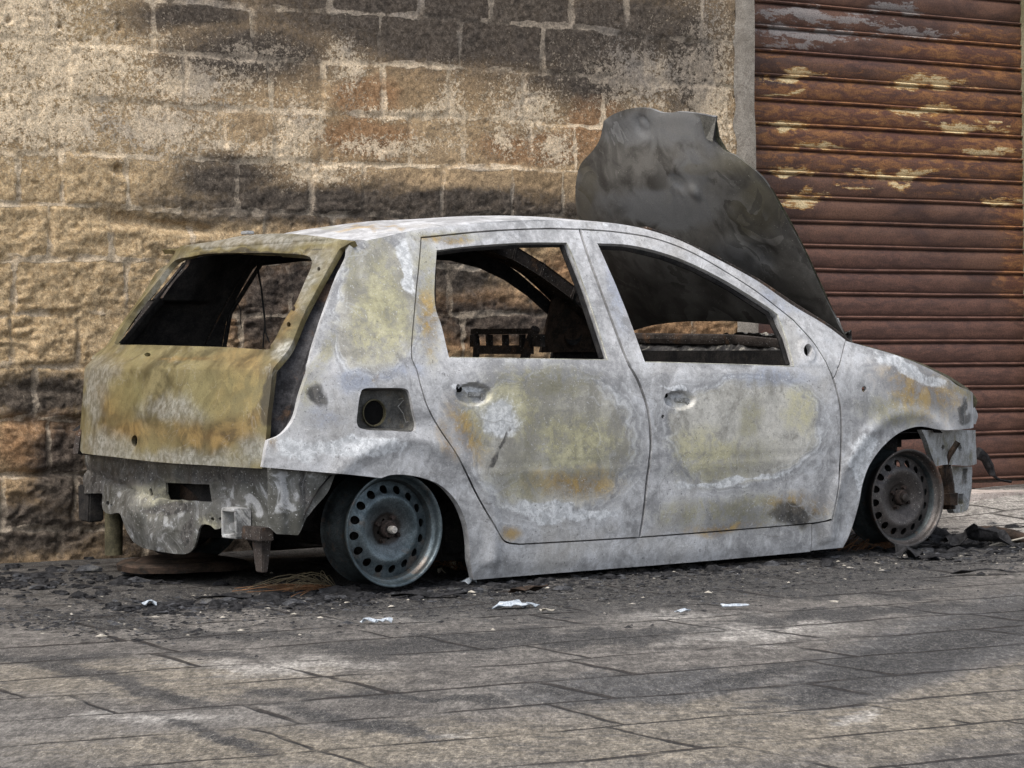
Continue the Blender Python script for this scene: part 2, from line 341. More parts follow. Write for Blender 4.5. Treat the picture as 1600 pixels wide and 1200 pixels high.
def spline(pts, step=.012):                                   # (u,v) smooth, (u,v,1) corner, closed loop; Catmull-Rom pieces between corners
    P = [np.array(p[:2], float) for p in pts]; c = [len(p) > 2 for p in pts]; n = len(P); out = []
    for i in range(n):
        p1, p2 = P[i], P[(i + 1) % n]
        p0 = P[i - 1] if not c[i] else 2 * p1 - p2; p3 = P[(i + 2) % n] if not c[(i + 1) % n] else 2 * p2 - p1
        k = max(1, int(round(np.linalg.norm(p2 - p1) / step)))
        for j in range(k):
            t = j / k
            out.append(.5 * ((2 * p1) + (-p0 + p2) * t + (2 * p0 - 5 * p1 + 4 * p2 - p3) * t * t + (-p0 + 3 * p1 - 3 * p2 + p3) * t ** 3))
    return np.array(out)
def area(P): x, y = P[:, 0], P[:, 1]; return .5 * np.sum(x * np.roll(y, -1) - np.roll(x, -1) * y)
def offset_loop(P, d):                                         # positive d shrinks a ccw loop
    if area(P) < 0: P = P[::-1]
    e = np.roll(P, -1, 0) - P; e /= np.maximum(np.linalg.norm(e, axis=1, keepdims=True), 1e-9)
    nrm = np.stack([-e[:, 1], e[:, 0]], 1); nn = nrm + np.roll(nrm, 1, 0); nn /= np.maximum(np.linalg.norm(nn, axis=1, keepdims=True), .3)
    return P + nn * d
def inside(Q, loop):
    x, y = Q[:, 0], Q[:, 1]; r = np.zeros(len(Q), bool); n = len(loop)
    for i in range(n):
        x1, y1 = loop[i]; x2, y2 = loop[(i + 1) % n]
        if y1 == y2: continue
        m = ((y1 > y) != (y2 > y)) & (x < (x2 - x1) * (y - y1) / (y2 - y1) + x1); r ^= m
    return r
def bdist(Q, loop):
    d = np.full(len(Q), 9.)
    for i in range(len(loop)):
        a = loop[i]; b = loop[(i + 1) % len(loop)]; ab = b - a; L = ab @ ab
        if L < 1e-12: continue
        t = np.clip(((Q - a) @ ab) / L, 0, 1); d = np.minimum(d, np.linalg.norm(Q - a - t[:, None] * ab, axis=1))
    return d
def sheet(outline, holes, space=.014, refine=()):
    loops = [outline] + holes
    lo = outline.min(0); hi = outline.max(0)
    gx, gy = np.meshgrid(np.arange(lo[0], hi[0], space), np.arange(lo[1], hi[1], space))
    gx = gx + (np.arange(gx.shape[0])[:, None] % 2) * space * .5
    G = [np.stack([gx.ravel(), gy.ravel()], 1)]
    for (cx, cy, rx, ry, sp) in refine:
        a, b = np.meshgrid(np.arange(cx - rx, cx + rx, sp), np.arange(cy - ry, cy + ry, sp)); q = np.stack([a.ravel(), b.ravel()], 1)
        G[0] = G[0][~((abs(G[0][:, 0] - cx) < rx) & (abs(G[0][:, 1] - cy) < ry))]; G.append(q)
    G = np.concatenate(G); k = inside(G, outline)
    for h in holes: k &= ~inside(G, h)
    G = G[k]
    for i, l in enumerate(loops): G = G[bdist(G, l) > space * .38]
    V = [l for l in loops] + [G]; E = []; o = 0
    for l in loops: n = len(l); E += [(o + i, o + (i + 1) % n) for i in range(n)]; o += n
    V = np.concatenate(V)
    r = delaunay_2d_cdt([Vector(v) for v in V], E, [], 0, 1e-6)
    V2 = np.array([(v.x, v.y) for v in r[0]]); F = np.array(r[2])
    c = V2[F].mean(1); k = inside(c, outline)
    for h in holes: k &= ~inside(c, h)
    F = F[k]; a = V2[F]; ar = np.cross(a[:, 1] - a[:, 0], a[:, 2] - a[:, 0]); F = F[abs(ar) > 1e-10]
    ar = ar[abs(ar) > 1e-10]; F[ar < 0] = F[ar < 0][:, ::-1]
    return V2, F
def thick(P, F, th, flip):
    """P (n,3), F triangles (outward normals after flip) -> closed shell, inner side has material 1"""
    if flip: F = F[:, ::-1]
    fn = np.cross(P[F[:, 1]] - P[F[:, 0]], P[F[:, 2]] - P[F[:, 0]]); N = np.zeros_like(P)
    for i in range(3): np.add.at(N, F[:, i], fn)
    N /= np.maximum(np.linalg.norm(N, axis=1, keepdims=True), 1e-12)
    n = len(P); V = np.concatenate([P, P - N * th])
    ed = {}
    for a, b, c in F:
        for e in ((a, b), (b, c), (c, a)): ed[e] = 1
    side = []
    for (a, b) in ed:
        if (b, a) not in ed: side += [(b, a, a + n), (b, a + n, b + n)]
    Fs = np.concatenate([F, F[:, ::-1] + n, np.array(side)])
    mi = np.concatenate([np.zeros(len(F)), np.ones(len(F)), np.zeros(len(side))])
    return V, Fs, mi
def paint(Wp, patches, names, warpk=1.0):
    u, v = proj(Wp); A = {k: np.full(len(Wp), -1.0) for k in names}
    q = 1 + 0 * warpk; du = q * (34 * (fbm(u / 55, v / 55, 4, 91) - .5) + 10 * (vnoise(u / 11, v / 11, 93) - .5)); dv = q * (26 * (fbm(u / 55, v / 40, 4, 95) - .5) + 8 * (vnoise(u / 11, v / 9, 97) - .5))
    u = u + du * warpk; v = v + dv * warpk
    for (k, cx, cy, rx, ry, *r) in patches:
        a = math.radians(r[0]) if r else 0; dx = u - cx; dy = v - cy
        x = (dx * math.cos(a) + dy * math.sin(a)) / rx; y = (-dx * math.sin(a) + dy * math.cos(a)) / ry
        A[k] = np.maximum(A[k], 1 - np.sqrt(x * x + y * y))
    return A
NAMES = ('olive', 'yellow', 'ochre', 'grey', 'pale', 'blue', 'dark')

# ------------------------------------------------------------------ car surfaces (car frame: x forward from rear axle, y inward from near side, z up)
_z = np.linspace(-.2, 1.6, 361)
_p = np.interp(_z, [-.2, -.05, .0, .05, .12, .2, .33, .37, .45, .6, .70, .745, .76, .80, .9, 1.05, 1.2, 1.3, 1.6],
               [.10, .06, .045, .028, .022, .012, .006, .0, -.001, .003, .012, .022, .03, .046, .084, .145, .212, .262, .50])
_k = np.exp(-.5 * (np.arange(-8, 9) / 2.6) ** 2); _k /= _k.sum(); _p = np.convolve(np.pad(_p, 8, 'edge'), _k, 'valid')
ARC = [(.02, .12, .37), (2.44, .11, .42)]
def Sf(x, z):
    y = np.interp(z, _z, _p)
    y = y + .055 * np.clip(-x / .5, 0, 2) ** 2 + .15 * np.clip((x - 1.9) / 1.1, 0, 2) ** 2.2 + .09 * np.clip((x - 2.8) / .25, 0, 1.6) ** 2
    return y
def Tf(y, z):
    x = np.interp(z, [.3, .42, .60, .745, .757, .81, .83, 1.165, 1.185, 1.215, 1.24, 1.30], [-.46, -.485, -.470, -.446, -.436, -.372, -.352, -.07, -.068, -.03, .03, .12])
    c = np.clip((y - .805) / .73, -1.2, 1.2)
    return x - .055 * (1 - c * c) + .03 * c ** 6
_tz = np.linspace(.2, 1.4, 481); _tx = None
F_side = lambda P: P[1] - Sf(P[0], P[2])
def side_loop(px, step=.012, F=F_side):
    q = []
    for p in px:
        h = hit(p[0], p[1], F); q.append((h[0], h[2]) + tuple(p[2:]))
    return spline(q, step)
def warp(x, z): return (fbm(x * 5 + 3, z * 5, 3, 11) - .5) * .006

car = bpy.data.objects.new('burnt_car', None); COL.objects.link(car)
mw = Matrix.Identity(4)
for i in range(3): mw[i][0] = EX[i]; mw[i][1] = EY[i]; mw[i][2] = EZ[i]; mw[i][3] = ORG[i]
car.matrix_world = mw
tag(car, 'burnt-out grey hatchback with raised bonnet, no glass and bare rims, standing against the stone wall', 'car')

PATCH = [  # photo position and size of the marks the fire left on the side, and pale rims at the handle recesses
 ('grey', 592, 480, 70, 108, 6), ('olive', 596, 470, 70, 120, 6), ('yellow', 598, 495, 62, 90, 6), ('yellow', 575, 520, 34, 50), ('olive', 590, 400, 40, 50), ('pale', 640, 420, 12, 60, -15), ('pale', 560, 700, 100, 14), ('pale', 470, 705, 40, 18),
 ('blue', 560, 590, 60, 26), ('blue', 505, 655, 50, 24), ('blue', 625, 582, 60, 20), ('ochre', 595, 590, 6, 16), ('olive', 500, 570, 22, 110, 20), ('dark', 500, 620, 20, 26), ('olive', 545, 430, 20, 60), ('ochre', 432, 700, 14, 14),
 ('olive', 672, 470, 28, 130), ('ochre', 672, 500, 20, 70), ('ochre', 700, 690, 20, 50, -25), ('ochre', 735, 675, 34, 80, -28), ('yellow', 745, 660, 26, 60, -28),
 ('grey', 862, 690, 128, 112, 4), ('olive', 890, 700, 120, 96, 12), ('yellow', 800, 640, 60, 50), ('yellow', 900, 690, 70, 50), ('ochre', 900, 760, 90, 34), ('olive', 850, 596, 110, 36), ('olive', 820, 760, 60, 40), ('pale', 850, 797, 60, 12, 8), ('pale', 905, 808, 70, 9, -4), ('pale', 790, 650, 34, 36), ('pale', 860, 812, 30, 14),
 ('dark', 788, 700, 5, 60, 22), ('ochre', 800, 830, 18, 16), ('pale', 735, 604, 34, 6), ('pale', 1060, 610, 30, 5),
 ('grey', 1160, 672, 118, 84), ('yellow', 1100, 700, 70, 40), ('olive', 1130, 720, 110, 40, -10), ('yellow', 1250, 640, 30, 50), ('pale', 1150, 748, 110, 6, -4), ('olive', 1175, 655, 30, 40, 20), ('dark', 1240, 804, 34, 24, -12), ('ochre', 1130, 825, 90, 12), ('ochre', 1250, 790, 60, 30), ('olive', 1190, 800, 130, 40), ('blue', 1200, 590, 90, 22),
 ('ochre', 1440, 610, 100, 50, 22), ('olive', 1500, 612, 50, 14, 28), ('pale', 1420, 580, 60, 12, 22), ('pale', 1345, 720, 18, 50, 10), ('dark', 1510, 655, 16, 8), ('olive', 1400, 640, 80, 40),
 ('pale', 1000, 350, 60, 7, 8), ('blue', 960, 450, 20, 100, -15), ('blue', 1200, 450, 110, 20, 35), ('ochre', 700, 372, 50, 10), ('olive', 700, 366, 80, 12), ('dark', 1500, 640, 8, 20), ('olive', 1100, 800, 100, 30),
]
def panel(name, outline, holes=(), th=.028, gap=.003, refine=(), disp=None, mirror=False, space=.014, mats=None, F=F_side, clean=True):
    o2 = side_loop(outline); o2 = offset_loop(o2, gap) if gap else (o2 if area(o2) > 0 else o2[::-1])
    hs = [side_loop(h, .008) for h in holes]
    rf = []
    for (u, v, rx, rz, sp) in refine: h = hit(u, v, F); rf.append((h[0], h[2], rx, rz, sp))
    V2, T = sheet(o2, hs, space, rf)
    x, z = V2[:, 0], V2[:, 1]; y = Sf(x, z)
    y = y + warp(x, z)
    for (cx, cz, r) in ARC:                                    # rolled wheel-arch lip
        d = np.hypot(x - cx, (z - cz)); m = (z > .05)
        y = y - .012 * np.exp(-((d - r - .012) / .03) ** 2) * m
    y = y + .0035 * np.exp(-((z - .752 + .012 * x) / .006) ** 2) * (x < 2.05) + .003 * np.exp(-((z - .395 + .0 * x) / .006) ** 2) * (x > .3) * (x < 2.0)
    if disp:
        for (u, v, rx, rz, dep, *pw) in disp:
            h = hit(u, v, F); d = np.sqrt(((x - h[0]) / rx) ** 2 + ((z - h[2]) / rz) ** 2)
            y = y + dep * (1 - sstep(.72, 1.02, d))
    P = np.stack([x, y, z], 1)
    Vv, Ff, mi = thick(P, T, th, False)
    A = paint(toW(Vv), PATCH, NAMES)
    if mirror and name == 'side_panel': Vv[:, 1] += .09 * np.clip((-Vv[:, 0] - .12) / .33, 0, 1) + .06 * np.clip((.12 - Vv[:, 0]) / .15, 0, 1) * (Vv[:, 2] > 1.0)
    mats = mats or [M['body'], M['soot']]
    if mirror:
        Vv = Vv * np.array([1, -1, 1]) + np.array([0, W, 0]); Ff = Ff[:, ::-1]
        mats = [M['sootrust'], M['soot']]
    return mesh_np(name, Vv, Ff, mats, car, A, mi, True, 40)

DOOR_REAR_EDGE = [(657, 370, 1), (653, 420), (649, 458), (643, 530), (643, 561), (649, 573), (657, 605), (671, 645), (706, 704), (735, 758), (757, 800), (775, 832), (790, 848), (812, 852, 1)]
SHUT = [(905, 357, 1), (920, 404), (947, 477), (971, 541), (984, 571), (1001, 605), (1013, 645), (1017, 694), (1011, 748), (1006, 797), (999, 841, 1)]
FRONT_EDGE = [(1240, 499, 1), (1275, 540), (1302, 592), (1313, 636), (1315, 683), (1309, 752), (1298, 812, 1)]
DOOR_TOP_R = [(905, 357, 1), (850, 356), (760, 360), (657, 370, 1)]
DOOR_TOP_F = [(905, 357, 1), (960, 361), (1020, 371), (1080, 393), (1140, 427), (1190, 460), (1240, 499, 1)]
side_out = ([(546, 382, 1), (600, 370), (657, 358), (760, 349), (850, 345), (905, 346), (980, 352), (1050, 371), (1110, 399), (1180, 437), (1240, 478), (1290, 508), (1321, 531, 1), (1302, 590, 1)]
            + [(1275, 540), (1240, 499, 1)] + DOOR_TOP_F[::-1][1:-1] + DOOR_TOP_R + DOOR_REAR_EDGE[1:] + [(900, 847), (999, 841), (1130, 831), (1268, 819, 1), (1266, 862, 1),
             (1100, 877), (900, 893), (740, 906, 1), (735, 880), (733, 850), (727, 815), (714, 785), (692, 761), (665, 748), (635, 742), (612, 742), (596, 747, 1), (540, 741), (480, 736), (411, 730, 1),
             (415, 705), (419, 688, 1), (441, 678), (460, 654), (471, 614), (486, 557), (501, 507), (527, 434), (539, 408), (545, 395)])
fuel_hole = [(563, 616), (570, 607), (600, 606), (632, 607), (640, 616), (646, 645), (650, 664), (643, 674), (610, 673), (570, 671), (558, 663), (559, 640)]
rwin = [(682, 391, 1), (740, 384), (820, 379), (886, 379, 1), (896, 400), (916, 454), (936, 514), (951, 563, 1), (830, 561), (702, 559, 1), (690, 510), (680, 478), (679, 440)]
rwin_far = rwin[:8] + [(830, 561), (680, 559, 1), (668, 510), (662, 478), (664, 440), (668, 400)]
rwin_far[0] = (676, 391, 1)
fwin = [(933, 380, 1), (984, 383), (1039, 396), (1090, 416), (1143, 444), (1209, 486), (1218, 498), (1230, 530), (1242, 573, 1), (1120, 569), (1008, 566, 1), (984, 500), (962, 445)]
rear_door_out = DOOR_REAR_EDGE + [(900, 847), (999, 841, 1)] + SHUT[::-1][1:] + DOOR_TOP_R[1:-1]
front_door_out = SHUT + [(1130, 831), (1268, 819), (1298, 812, 1)] + FRONT_EDGE[::-1][1:-1] + DOOR_TOP_F[::-1][:-1]
fender_out = [(1321, 531, 1), (1350, 539), (1395, 552), (1440, 569), (1480, 589), (1505, 605), (1522, 622), (1528, 645), (1525, 664, 1), (1490, 673), (1466, 673, 1), (1437, 668), (1410, 675), (1386, 693), (1364, 720), (1350, 752), (1342, 791), (1333, 822), (1317, 857, 1),
              (1266, 862, 1), (1268, 819, 1), (1298, 812, 1)] + [(1309, 752), (1315, 683), (1313, 636), (1302, 592, 1)]
def ring(cx, cy, rx, ry, n=10, rot=0):
    return [(cx + rx * math.cos(2 * math.pi * k / n), cy + ry * math.sin(2 * math.pi * k / n)) for k in range(n)]
for mir in (False, True):
    panel('side_panel', side_out, [] if mir else [fuel_hole], .03, 0, (), None, mir)
    rd = panel('rear_door', rear_door_out, [rwin_far if mir else rwin] + ([] if mir else [ring(716, 606, 3.6, 6)]), .032, .006, [] if mir else [(741, 616, .11, .06, .006)],
          [(741, 616, .078, .040, .026), (727, 618, .03, .02, .010)], mir)
    fd = panel('front_door', front_door_out, [fwin] + ([] if mir else [ring(1043, 620, 4, 6), ring(1261, 547, 6.5, 10), ring(1036, 651, 2.5, 3.5)]), .032, .006,
          [] if mir else [(1062, 626, .10, .06, .006), (1261, 547, .06, .06, .006)], [(1063, 625, .075, .036, .024), (1048, 626, .028, .018, .010), (1261, 548, .045, .05, -.006)], mir)
    panel('front_wing', fender_out, [] if mir else [ring(1350, 608, 4, 5)], .012, .004, [], None, mir)
    if not mir: near_rd, near_fd = rd, fd
near_rd['label'] = 'near rear door with a large yellow-grey scorch mark'
near_fd['label'] = 'near front door with pale scorch mark and soot triangle'

# window seal channels: thin dark ribs inside each opening, along the top and rear/front edges
def strip(name, px, y_in, wid, mats, parent, F=F_side, thk=.01, closed=False, mirror=False):
    bm = bmesh.new(); P = [hit(p[0], p[1], F) for p in px]
    pts = [Vector((p[0], p[1] + y_in, p[2])) for p in P]
    tube(bm, pts, wid, 6, closed)
    if mirror:
        for v in bm.verts: v.co.y = W - v.co.y
    return bm_obj(name, bm, mats, parent)
for mir in (False, True):
    P_ = [o for o in car.children if o.name.startswith('rear_door')][-1 if mir else 0]
    strip('window_channel', [(684, 556), (666, 480), (679, 396)] + [(740, 388), (820, 383), (884, 383), (912, 454), (932, 514), (947, 560)] if mir else [(702, 556), (684, 480), (684, 396), (740, 388), (820, 383), (884, 383), (912, 454), (932, 514), (947, 560)], .028, .010, M['soot'], near_rd if not mir else rd, mirror=mir)
    strip('window_channel', [(939, 386), (984, 388), (1039, 401), (1090, 421), (1143, 449), (1206, 490), (1226, 530), (1238, 570)], .028, .010, M['soot'], near_fd if not mir else fd, mirror=mir)

for px_, par in ((rwin, near_rd), (fwin, near_fd)):
    lp = side_loop([(p[0], p[1]) + tuple(p[2:]) for p in px_], .012); bm = bmesh.new()
    tube(bm, [(p[0], Sf(p[0], p[1]) + .006, p[1]) for p in lp], .0032, 5, True)
    bm_obj('window_trim', bm, M['trim'], par)
# what is left of the door handles: bracket plate and rivets in each recess; black plug and box as painted shade in the latch and mirror holes
for (u, v, par) in ((741, 617, near_rd), (1063, 626, near_fd)):
    c = Vector(hit(u, v, lambda P: F_side(P) - .020)); bm = bmesh.new()
    box(bm, c + Vector((.006, 0, .002)), (.062, .006, .016), Matrix.Rotation(.05, 3, 'Y'), .0015); box(bm, c + Vector((.034, -.002, -.006)), (.014, .008, .026), None, .0015)
    for dx in (-.016, .020): tube(bm, [c + Vector((dx, -.006, .002)), c + Vector((dx, 0, .002))], .0028, 8)
    noisy(bm, .0015, 60); bm_obj('handle_bracket', bm, M['ashmetal'], par)
    c = Vector(hit(u - 24, v - 9, lambda P: F_side(P) - .016)); bm = bmesh.new(); tube(bm, [c + Vector((0, -.004, 0)), c + Vector((0, .02, 0))], .011, 12); bm_obj('latch_hole_shade', bm, M['void'], par)
bm = bmesh.new(); c = Vector(hit(1261, 547, lambda P: F_side(P) - .030)); box(bm, c, (.075, .012, .085)); bm_obj('mirror_hole_shade', bm, M['void'], near_fd)
# fuel filler recess
fc = hit(604, 640, F_side)
bm = bmesh.new()
lp = side_loop(fuel_hole, .01); n = len(lp); R0 = [bm.verts.new((p[0], Sf(p[0], p[1]) + .012, p[1])) for p in lp]
cen = lp.mean(0); R1 = [bm.verts.new((cen[0] + (p[0] - cen[0]) * .86, Sf(p[0], p[1]) + .055, cen[1] + (p[1] - cen[1]) * .86)) for p in lp]
for i in range(n): bm.faces.new((R0[i], R0[(i + 1) % n], R1[(i + 1) % n], R1[i]))
bm.faces.new(R1)
rec = bm_obj('fuel_recess', bm, simple('recess_grey', (.05, .05, .048), (.12, .118, .11), 14, .75, .1, .002, (.16, .13, .08), .4), car)
pc = hit(584, 645, lambda P: P[1] - Sf(P[0], P[2]) - .045)
bm = bmesh.new(); rg = lathe(bm, [(.047, 0), (.0465, -.006), (.043, -.006), (.042, .0), (.041, .004)], 32); bm.faces.new(rg[-1])
for f in bm.faces: f.material_index = 0
bm.faces.ensure_lookup_table(); bm.faces[-1].material_index = 1
bmesh.ops.translate(bm, vec=pc, verts=bm.verts)
bm_obj('filler_neck', bm, [M['oliverust'], M['void']], rec)
bm = bmesh.new(); q = [hit(u, v, lambda P: P[1] - Sf(P[0], P[2]) - .035) for (u, v) in [(622, 624), (634, 621), (628, 628), (622, 635), (630, 646), (634, 660), (640, 658)]]
tube(bm, q, .0014, 6); bm_obj('spring_clip', bm, M['ashmetal'], rec)

# tailgate
NT2 = ('ochre', 'grey', 'yellow', 'dark')
TP = [('grey', 400, 374, 190, 12), ('grey', 235, 470, 16, 110, 36), ('grey', 490, 440, 20, 60, 28), ('grey', 270, 640, 60, 30), ('grey', 160, 590, 40, 40), ('ochre', 380, 600, 60, 90, 20), ('ochre', 180, 620, 40, 80, -10), ('dark', 420, 620, 20, 60), ('ochre', 330, 680, 130, 32, 4), ('ochre', 395, 640, 40, 70, 20), ('ochre', 455, 480, 22, 100, 28), ('ochre', 200, 670, 60, 26), ('ochre', 230, 500, 16, 60, 36), ('ochre', 470, 420, 26, 40, 20),
      ('grey', 160, 700, 60, 40), ('grey', 280, 718, 160, 24, 3), ('grey', 400, 708, 40, 30), ('grey', 150, 620, 22, 70), ('grey', 490, 410, 26, 24), ('grey', 440, 545, 30, 18),
      ('yellow', 350, 610, 90, 50), ('yellow', 200, 610, 40, 50), ('dark', 405, 392, 130, 4), ('ochre', 380, 376, 120, 8), ('grey', 330, 380, 60, 8), ('ochre', 300, 560, 120, 5)]
F_tail = lambda P: P[0] - Tf(P[1], P[2])
def tail_loop(px, step=.012, off=0.):
    q = []
    for p in px: h = hit(p[0], p[1], lambda P: F_tail(P) - off); q.append((h[1], h[2]) + tuple(p[2:]))
    return spline(q, step)
tg_out = [(552, 376, 1), (531, 389, 1), (483, 477), (444, 556), (425, 603), (419, 649), (416, 690), (410, 733, 1), (340, 729), (247, 723), (180, 715), (129, 709, 1), (123, 695), (126, 660), (130, 610), (134, 572), (141, 560), (164, 541), (178, 521), (223, 458), (252, 418), (269, 398), (275, 390, 1), (323, 378), (378, 368), (436, 364), (488, 367)]
tg_win = [(271, 409), (298, 401), (333, 396), (405, 395), (447, 396), (478, 399), (487, 406), (486, 418), (478, 436), (463, 471), (447, 497), (436, 518), (424, 540), (417, 546), (341, 542), (230, 539), (182, 538), (181, 530), (203, 492), (243, 443)]
o2 = offset_loop(tail_loop(tg_out), .002); hs = [tail_loop(tg_win, .008)]
for (u, v, rx, ry) in [(498, 420, 2.5, 3.2), (459, 482, 3, 4), (452, 507, 3.2, 4), (208, 689, 4.5, 9), (231, 554, 5, 3.2)]: hs.append(tail_loop(ring(u, v, rx, ry, 9), .006))
V2, T = sheet(o2, hs, .013, [(.8, .754, .66, .012, .005), (.8, 1.19, .48, .016, .005)])
y, z = V2[:, 0], V2[:, 1]; x = Tf(y, z) + (fbm(y * 5, z * 5, 3, 5) - .5) * .010
x = x + .012 * np.exp(-((z - 1.187) / .007) ** 2)
for (u, v, ry, rz, dep) in [(436, 538, .05, .035, -.008), (208, 689, .035, .04, .008)]:
    h = hit(u, v, F_tail); d = np.hypot((y - h[1]) / ry, (z - h[2]) / rz); x = x + dep * (1 - sstep(.3, 1, d))
P = np.stack([x, y, z], 1); Vv, Ff, mi = thick(P, T, .022, True)
tg = mesh_np('tailgate', Vv, Ff, [M['tail'], M['soot']], car, paint(toW(Vv), TP, NT2), mi, True, 40)
tg['label'] = 'olive and ochre scorched tailgate with an empty window'
# hatch gutter between tailgate and side panel, near and far
gl = [(531, 391), (507, 434), (483, 477), (462, 518), (444, 556), (425, 603), (419, 649), (416, 690)]
gr = [(549, 393), (538, 425), (516, 470), (500, 515), (488, 560), (472, 620), (452, 672), (425, 690)]
for mir in (False, True):
    V = []; k = 12
    L = [hit(u, v, lambda P: F_tail(P) - .012) for u, v in gl]; R = [hit(u, v, lambda P: F_side(P) - .012) for u, v in gr]
    Ls = spline([tuple(p) for p in L][:], .03) if False else None
    for a, b in zip(L, R):
        a = a + np.array([0, .02, 0])
        for j in range(k + 1):
            s = j / k; p = a * (1 - s) + b * s; p = p + np.array([.045, .02, 0]) * math.sin(math.pi * s) ** .6 + np.array([.008, 0, 0]) * math.cos(s * 14)
            V.append(p)
    V = np.array(V); F = [(i * (k + 1) + j, i * (k + 1) + j + 1, (i + 1) * (k + 1) + j + 1, (i + 1) * (k + 1) + j) for i in range(len(L) - 1) for j in range(k)]
    if mir: V = V * np.array([1, -1, 1]) + np.array([0, W, 0])
    mesh_np('hatch_gutter', V, F, M['gutter'] if not mir else M['soot'], car)
# roof
RP = [('ochre', 560, 362, 60, 4), ('olive', 480, 358, 60, 5), ('ochre', 610, 355, 40, 3)]
seam = [hit(u, v, F_side) for u, v in [(548, 380), (600, 369), (657, 357), (720, 351), (790, 346), (850, 344), (905, 345), (980, 351), (1020, 361)]]
sx = np.array([p[0] for p in seam]); sz = np.array([p[2] for p in seam])
nx, ny = 90, 80; V = []
for i in range(nx + 1):
    for j in range(ny + 1):
        b = j / ny; c = 2 * b - 1; xr = .018 - .055 * (1 - c * c); xf = sx[-1] + .07 * (1 - c * c); x = xr + (xf - xr) * i / nx
        z0 = np.interp(x, sx, sz); s0 = Sf(x, z0) + .004; y = s0 + (W - 2 * s0) * b
        z = z0 + .036 * (1 - abs(c) ** 2.4) * sstep(-.1, .5, x - xr + .03) - .004 * np.exp(-((abs(c) - .97) / .02) ** 2) + .022 * (1 - c * c) * (1 - sstep(-.1, .5, x - xr + .03)) + .006 * (vnoise(x * 5, y * 5, 3) - .5)
        V.append((x, y, z))
V = np.array(V); G = np.arange((nx + 1) * (ny + 1)).reshape(nx + 1, ny + 1)
F = np.stack([G[:-1, :-1].ravel(), G[1:, :-1].ravel(), G[1:, 1:].ravel(), G[:-1, 1:].ravel()], 1)
Tq = np.concatenate([F[:, [0, 1, 2]], F[:, [0, 2, 3]]]); Vv, Ff, mi = thick(V, Tq, .018, False)
mesh_np('roof', Vv, Ff, [M['body'], M['soot']], car, paint(toW(Vv), RP, NAMES), mi, True, 40)
header_x, header_z = sx[-1], sz[-1]

# windscreen pillars, header beam, centre pillars
for mir in (False, True):
    bm = bmesh.new(); pl = [hit(u, v, lambda P: F_side(P) - .05) for u, v in [(1005, 366), (1050, 381), (1110, 409), (1180, 447), (1240, 487), (1290, 518), (1325, 545)]]
    for i in range(len(pl) - 1):
        a, b = Vector(pl[i]), Vector(pl[i + 1]); d = b - a; rot = d.to_track_quat('X', 'Z').to_matrix()
        box(bm, (a + b) / 2 + Vector((0, .015, 0)), (d.length + .012, .075, .058), rot)
    if mir:
        for v in bm.verts: v.co.y = W - v.co.y
    bmesh.ops.bevel(bm, geom=list(bm.edges), offset=.004, segments=1, affect='EDGES')
    bm_obj('windscreen_pillar', bm, M['sootrust'], car)
    bm = bmesh.new(); a = hit(912, 372, lambda P: F_side(P) - .07); b = hit(990, 566, lambda P: F_side(P) - .07)
    c_ = Vector((b[0] + .03, b[1] - .02, .05)); tube(bm, [a, (Vector(a) + Vector(b)) / 2, b, c_], .03, 10)
    if mir:
        for v in bm.verts: v.co.y = W - v.co.y
    bm_obj('centre_pillar', bm, M['soot'], car)
bm = bmesh.new(); tube(bm, [(header_x + .07 * (1 - (2 * b - 1) ** 2), .26 + 1.14 * b, header_z - .015 + .034 * (1 - abs(2 * b - 1) ** 2.4)) for b in np.linspace(0, 1, 15)], .022, 8)
bm_obj('windscreen_header', bm, M['soot'], car)
bm = bmesh.new(); tube(bm, [(.5, .27 + 1.12 * b, 1.235 + .03 * (1 - abs(2 * b - 1) ** 2.4)) for b in np.linspace(0, 1, 12)], .02, 6)
bm_obj('roof_bow', bm, M['soot'], car)
# mirror-mount triangles in the corner of the far door
bm = bmesh.new(); T3 = [(1.72, .79), (2.03, .79), (2.08, .82), (1.97, .92), (1.80, 1.02), (1.72, 1.06)]
f_ = [bm.verts.new((x, W - Sf(x, z) - .045, z)) for x, z in T3]; g_ = [bm.verts.new((x, W - Sf(x, z) - .060, z)) for x, z in T3]
bm.faces.new(f_); bm.faces.new(g_[::-1])
for i in range(6): bm.faces.new((f_[i], f_[(i + 1) % 6], g_[(i + 1) % 6], g_[i]))
mt = bm_obj('mirror_mount', bm, M['brownrust'], car)
bm = bmesh.new(); rg = lathe(bm, [(.045, 0), (.040, .008), (.030, .010), (.0005, .012)], 24); bmesh.ops.translate(bm, vec=(1.87, W - .135, .865), verts=bm.verts)
bm_obj('mount_hole', bm, M['soot'], mt)

# floor, bulkhead, wheel housings
bm = bmesh.new(); box(bm, (1.27, .805, .06), (1.6, 1.36, .03)); box(bm, (.02, .805, .36), (.84, 1.0, .02)); box(bm, (2.12, .805, .42), (.05, 1.40, .74)); noisy(bm, .01, 4)
bm_obj('floor_pan', bm, M['soot'], car)
for mir in (False, True):
    for (cx, r, dep, x0) in ((.02, .40, .34, 'rear_wheel_housing'), (2.44, .435, .36, 'front_wheel_housing')):
        bm = bmesh.new(); pts = []; a0, a1 = (-.10, math.pi * .9) if cx < 1 else (.95, math.pi + .15)
        for k in range(25):
            a = a0 + (a1 - a0) * k / 24; pts.append((cx + r * math.cos(a), .10 + r * math.sin(a)))
        A0 = [bm.verts.new((x, Sf(x, z) + .014, z)) for x, z in pts]; B0 = [bm.verts.new((x, dep, z)) for x, z in pts]
        for i in range(24): bm.faces.new((A0[i], A0[i + 1], B0[i + 1], B0[i]))
        bm.faces.new(B0)
        if mir:
            for v in bm.verts: v.co.y = W - v.co.y
        bm_obj(x0, bm, M['soot'], car, True, 60)
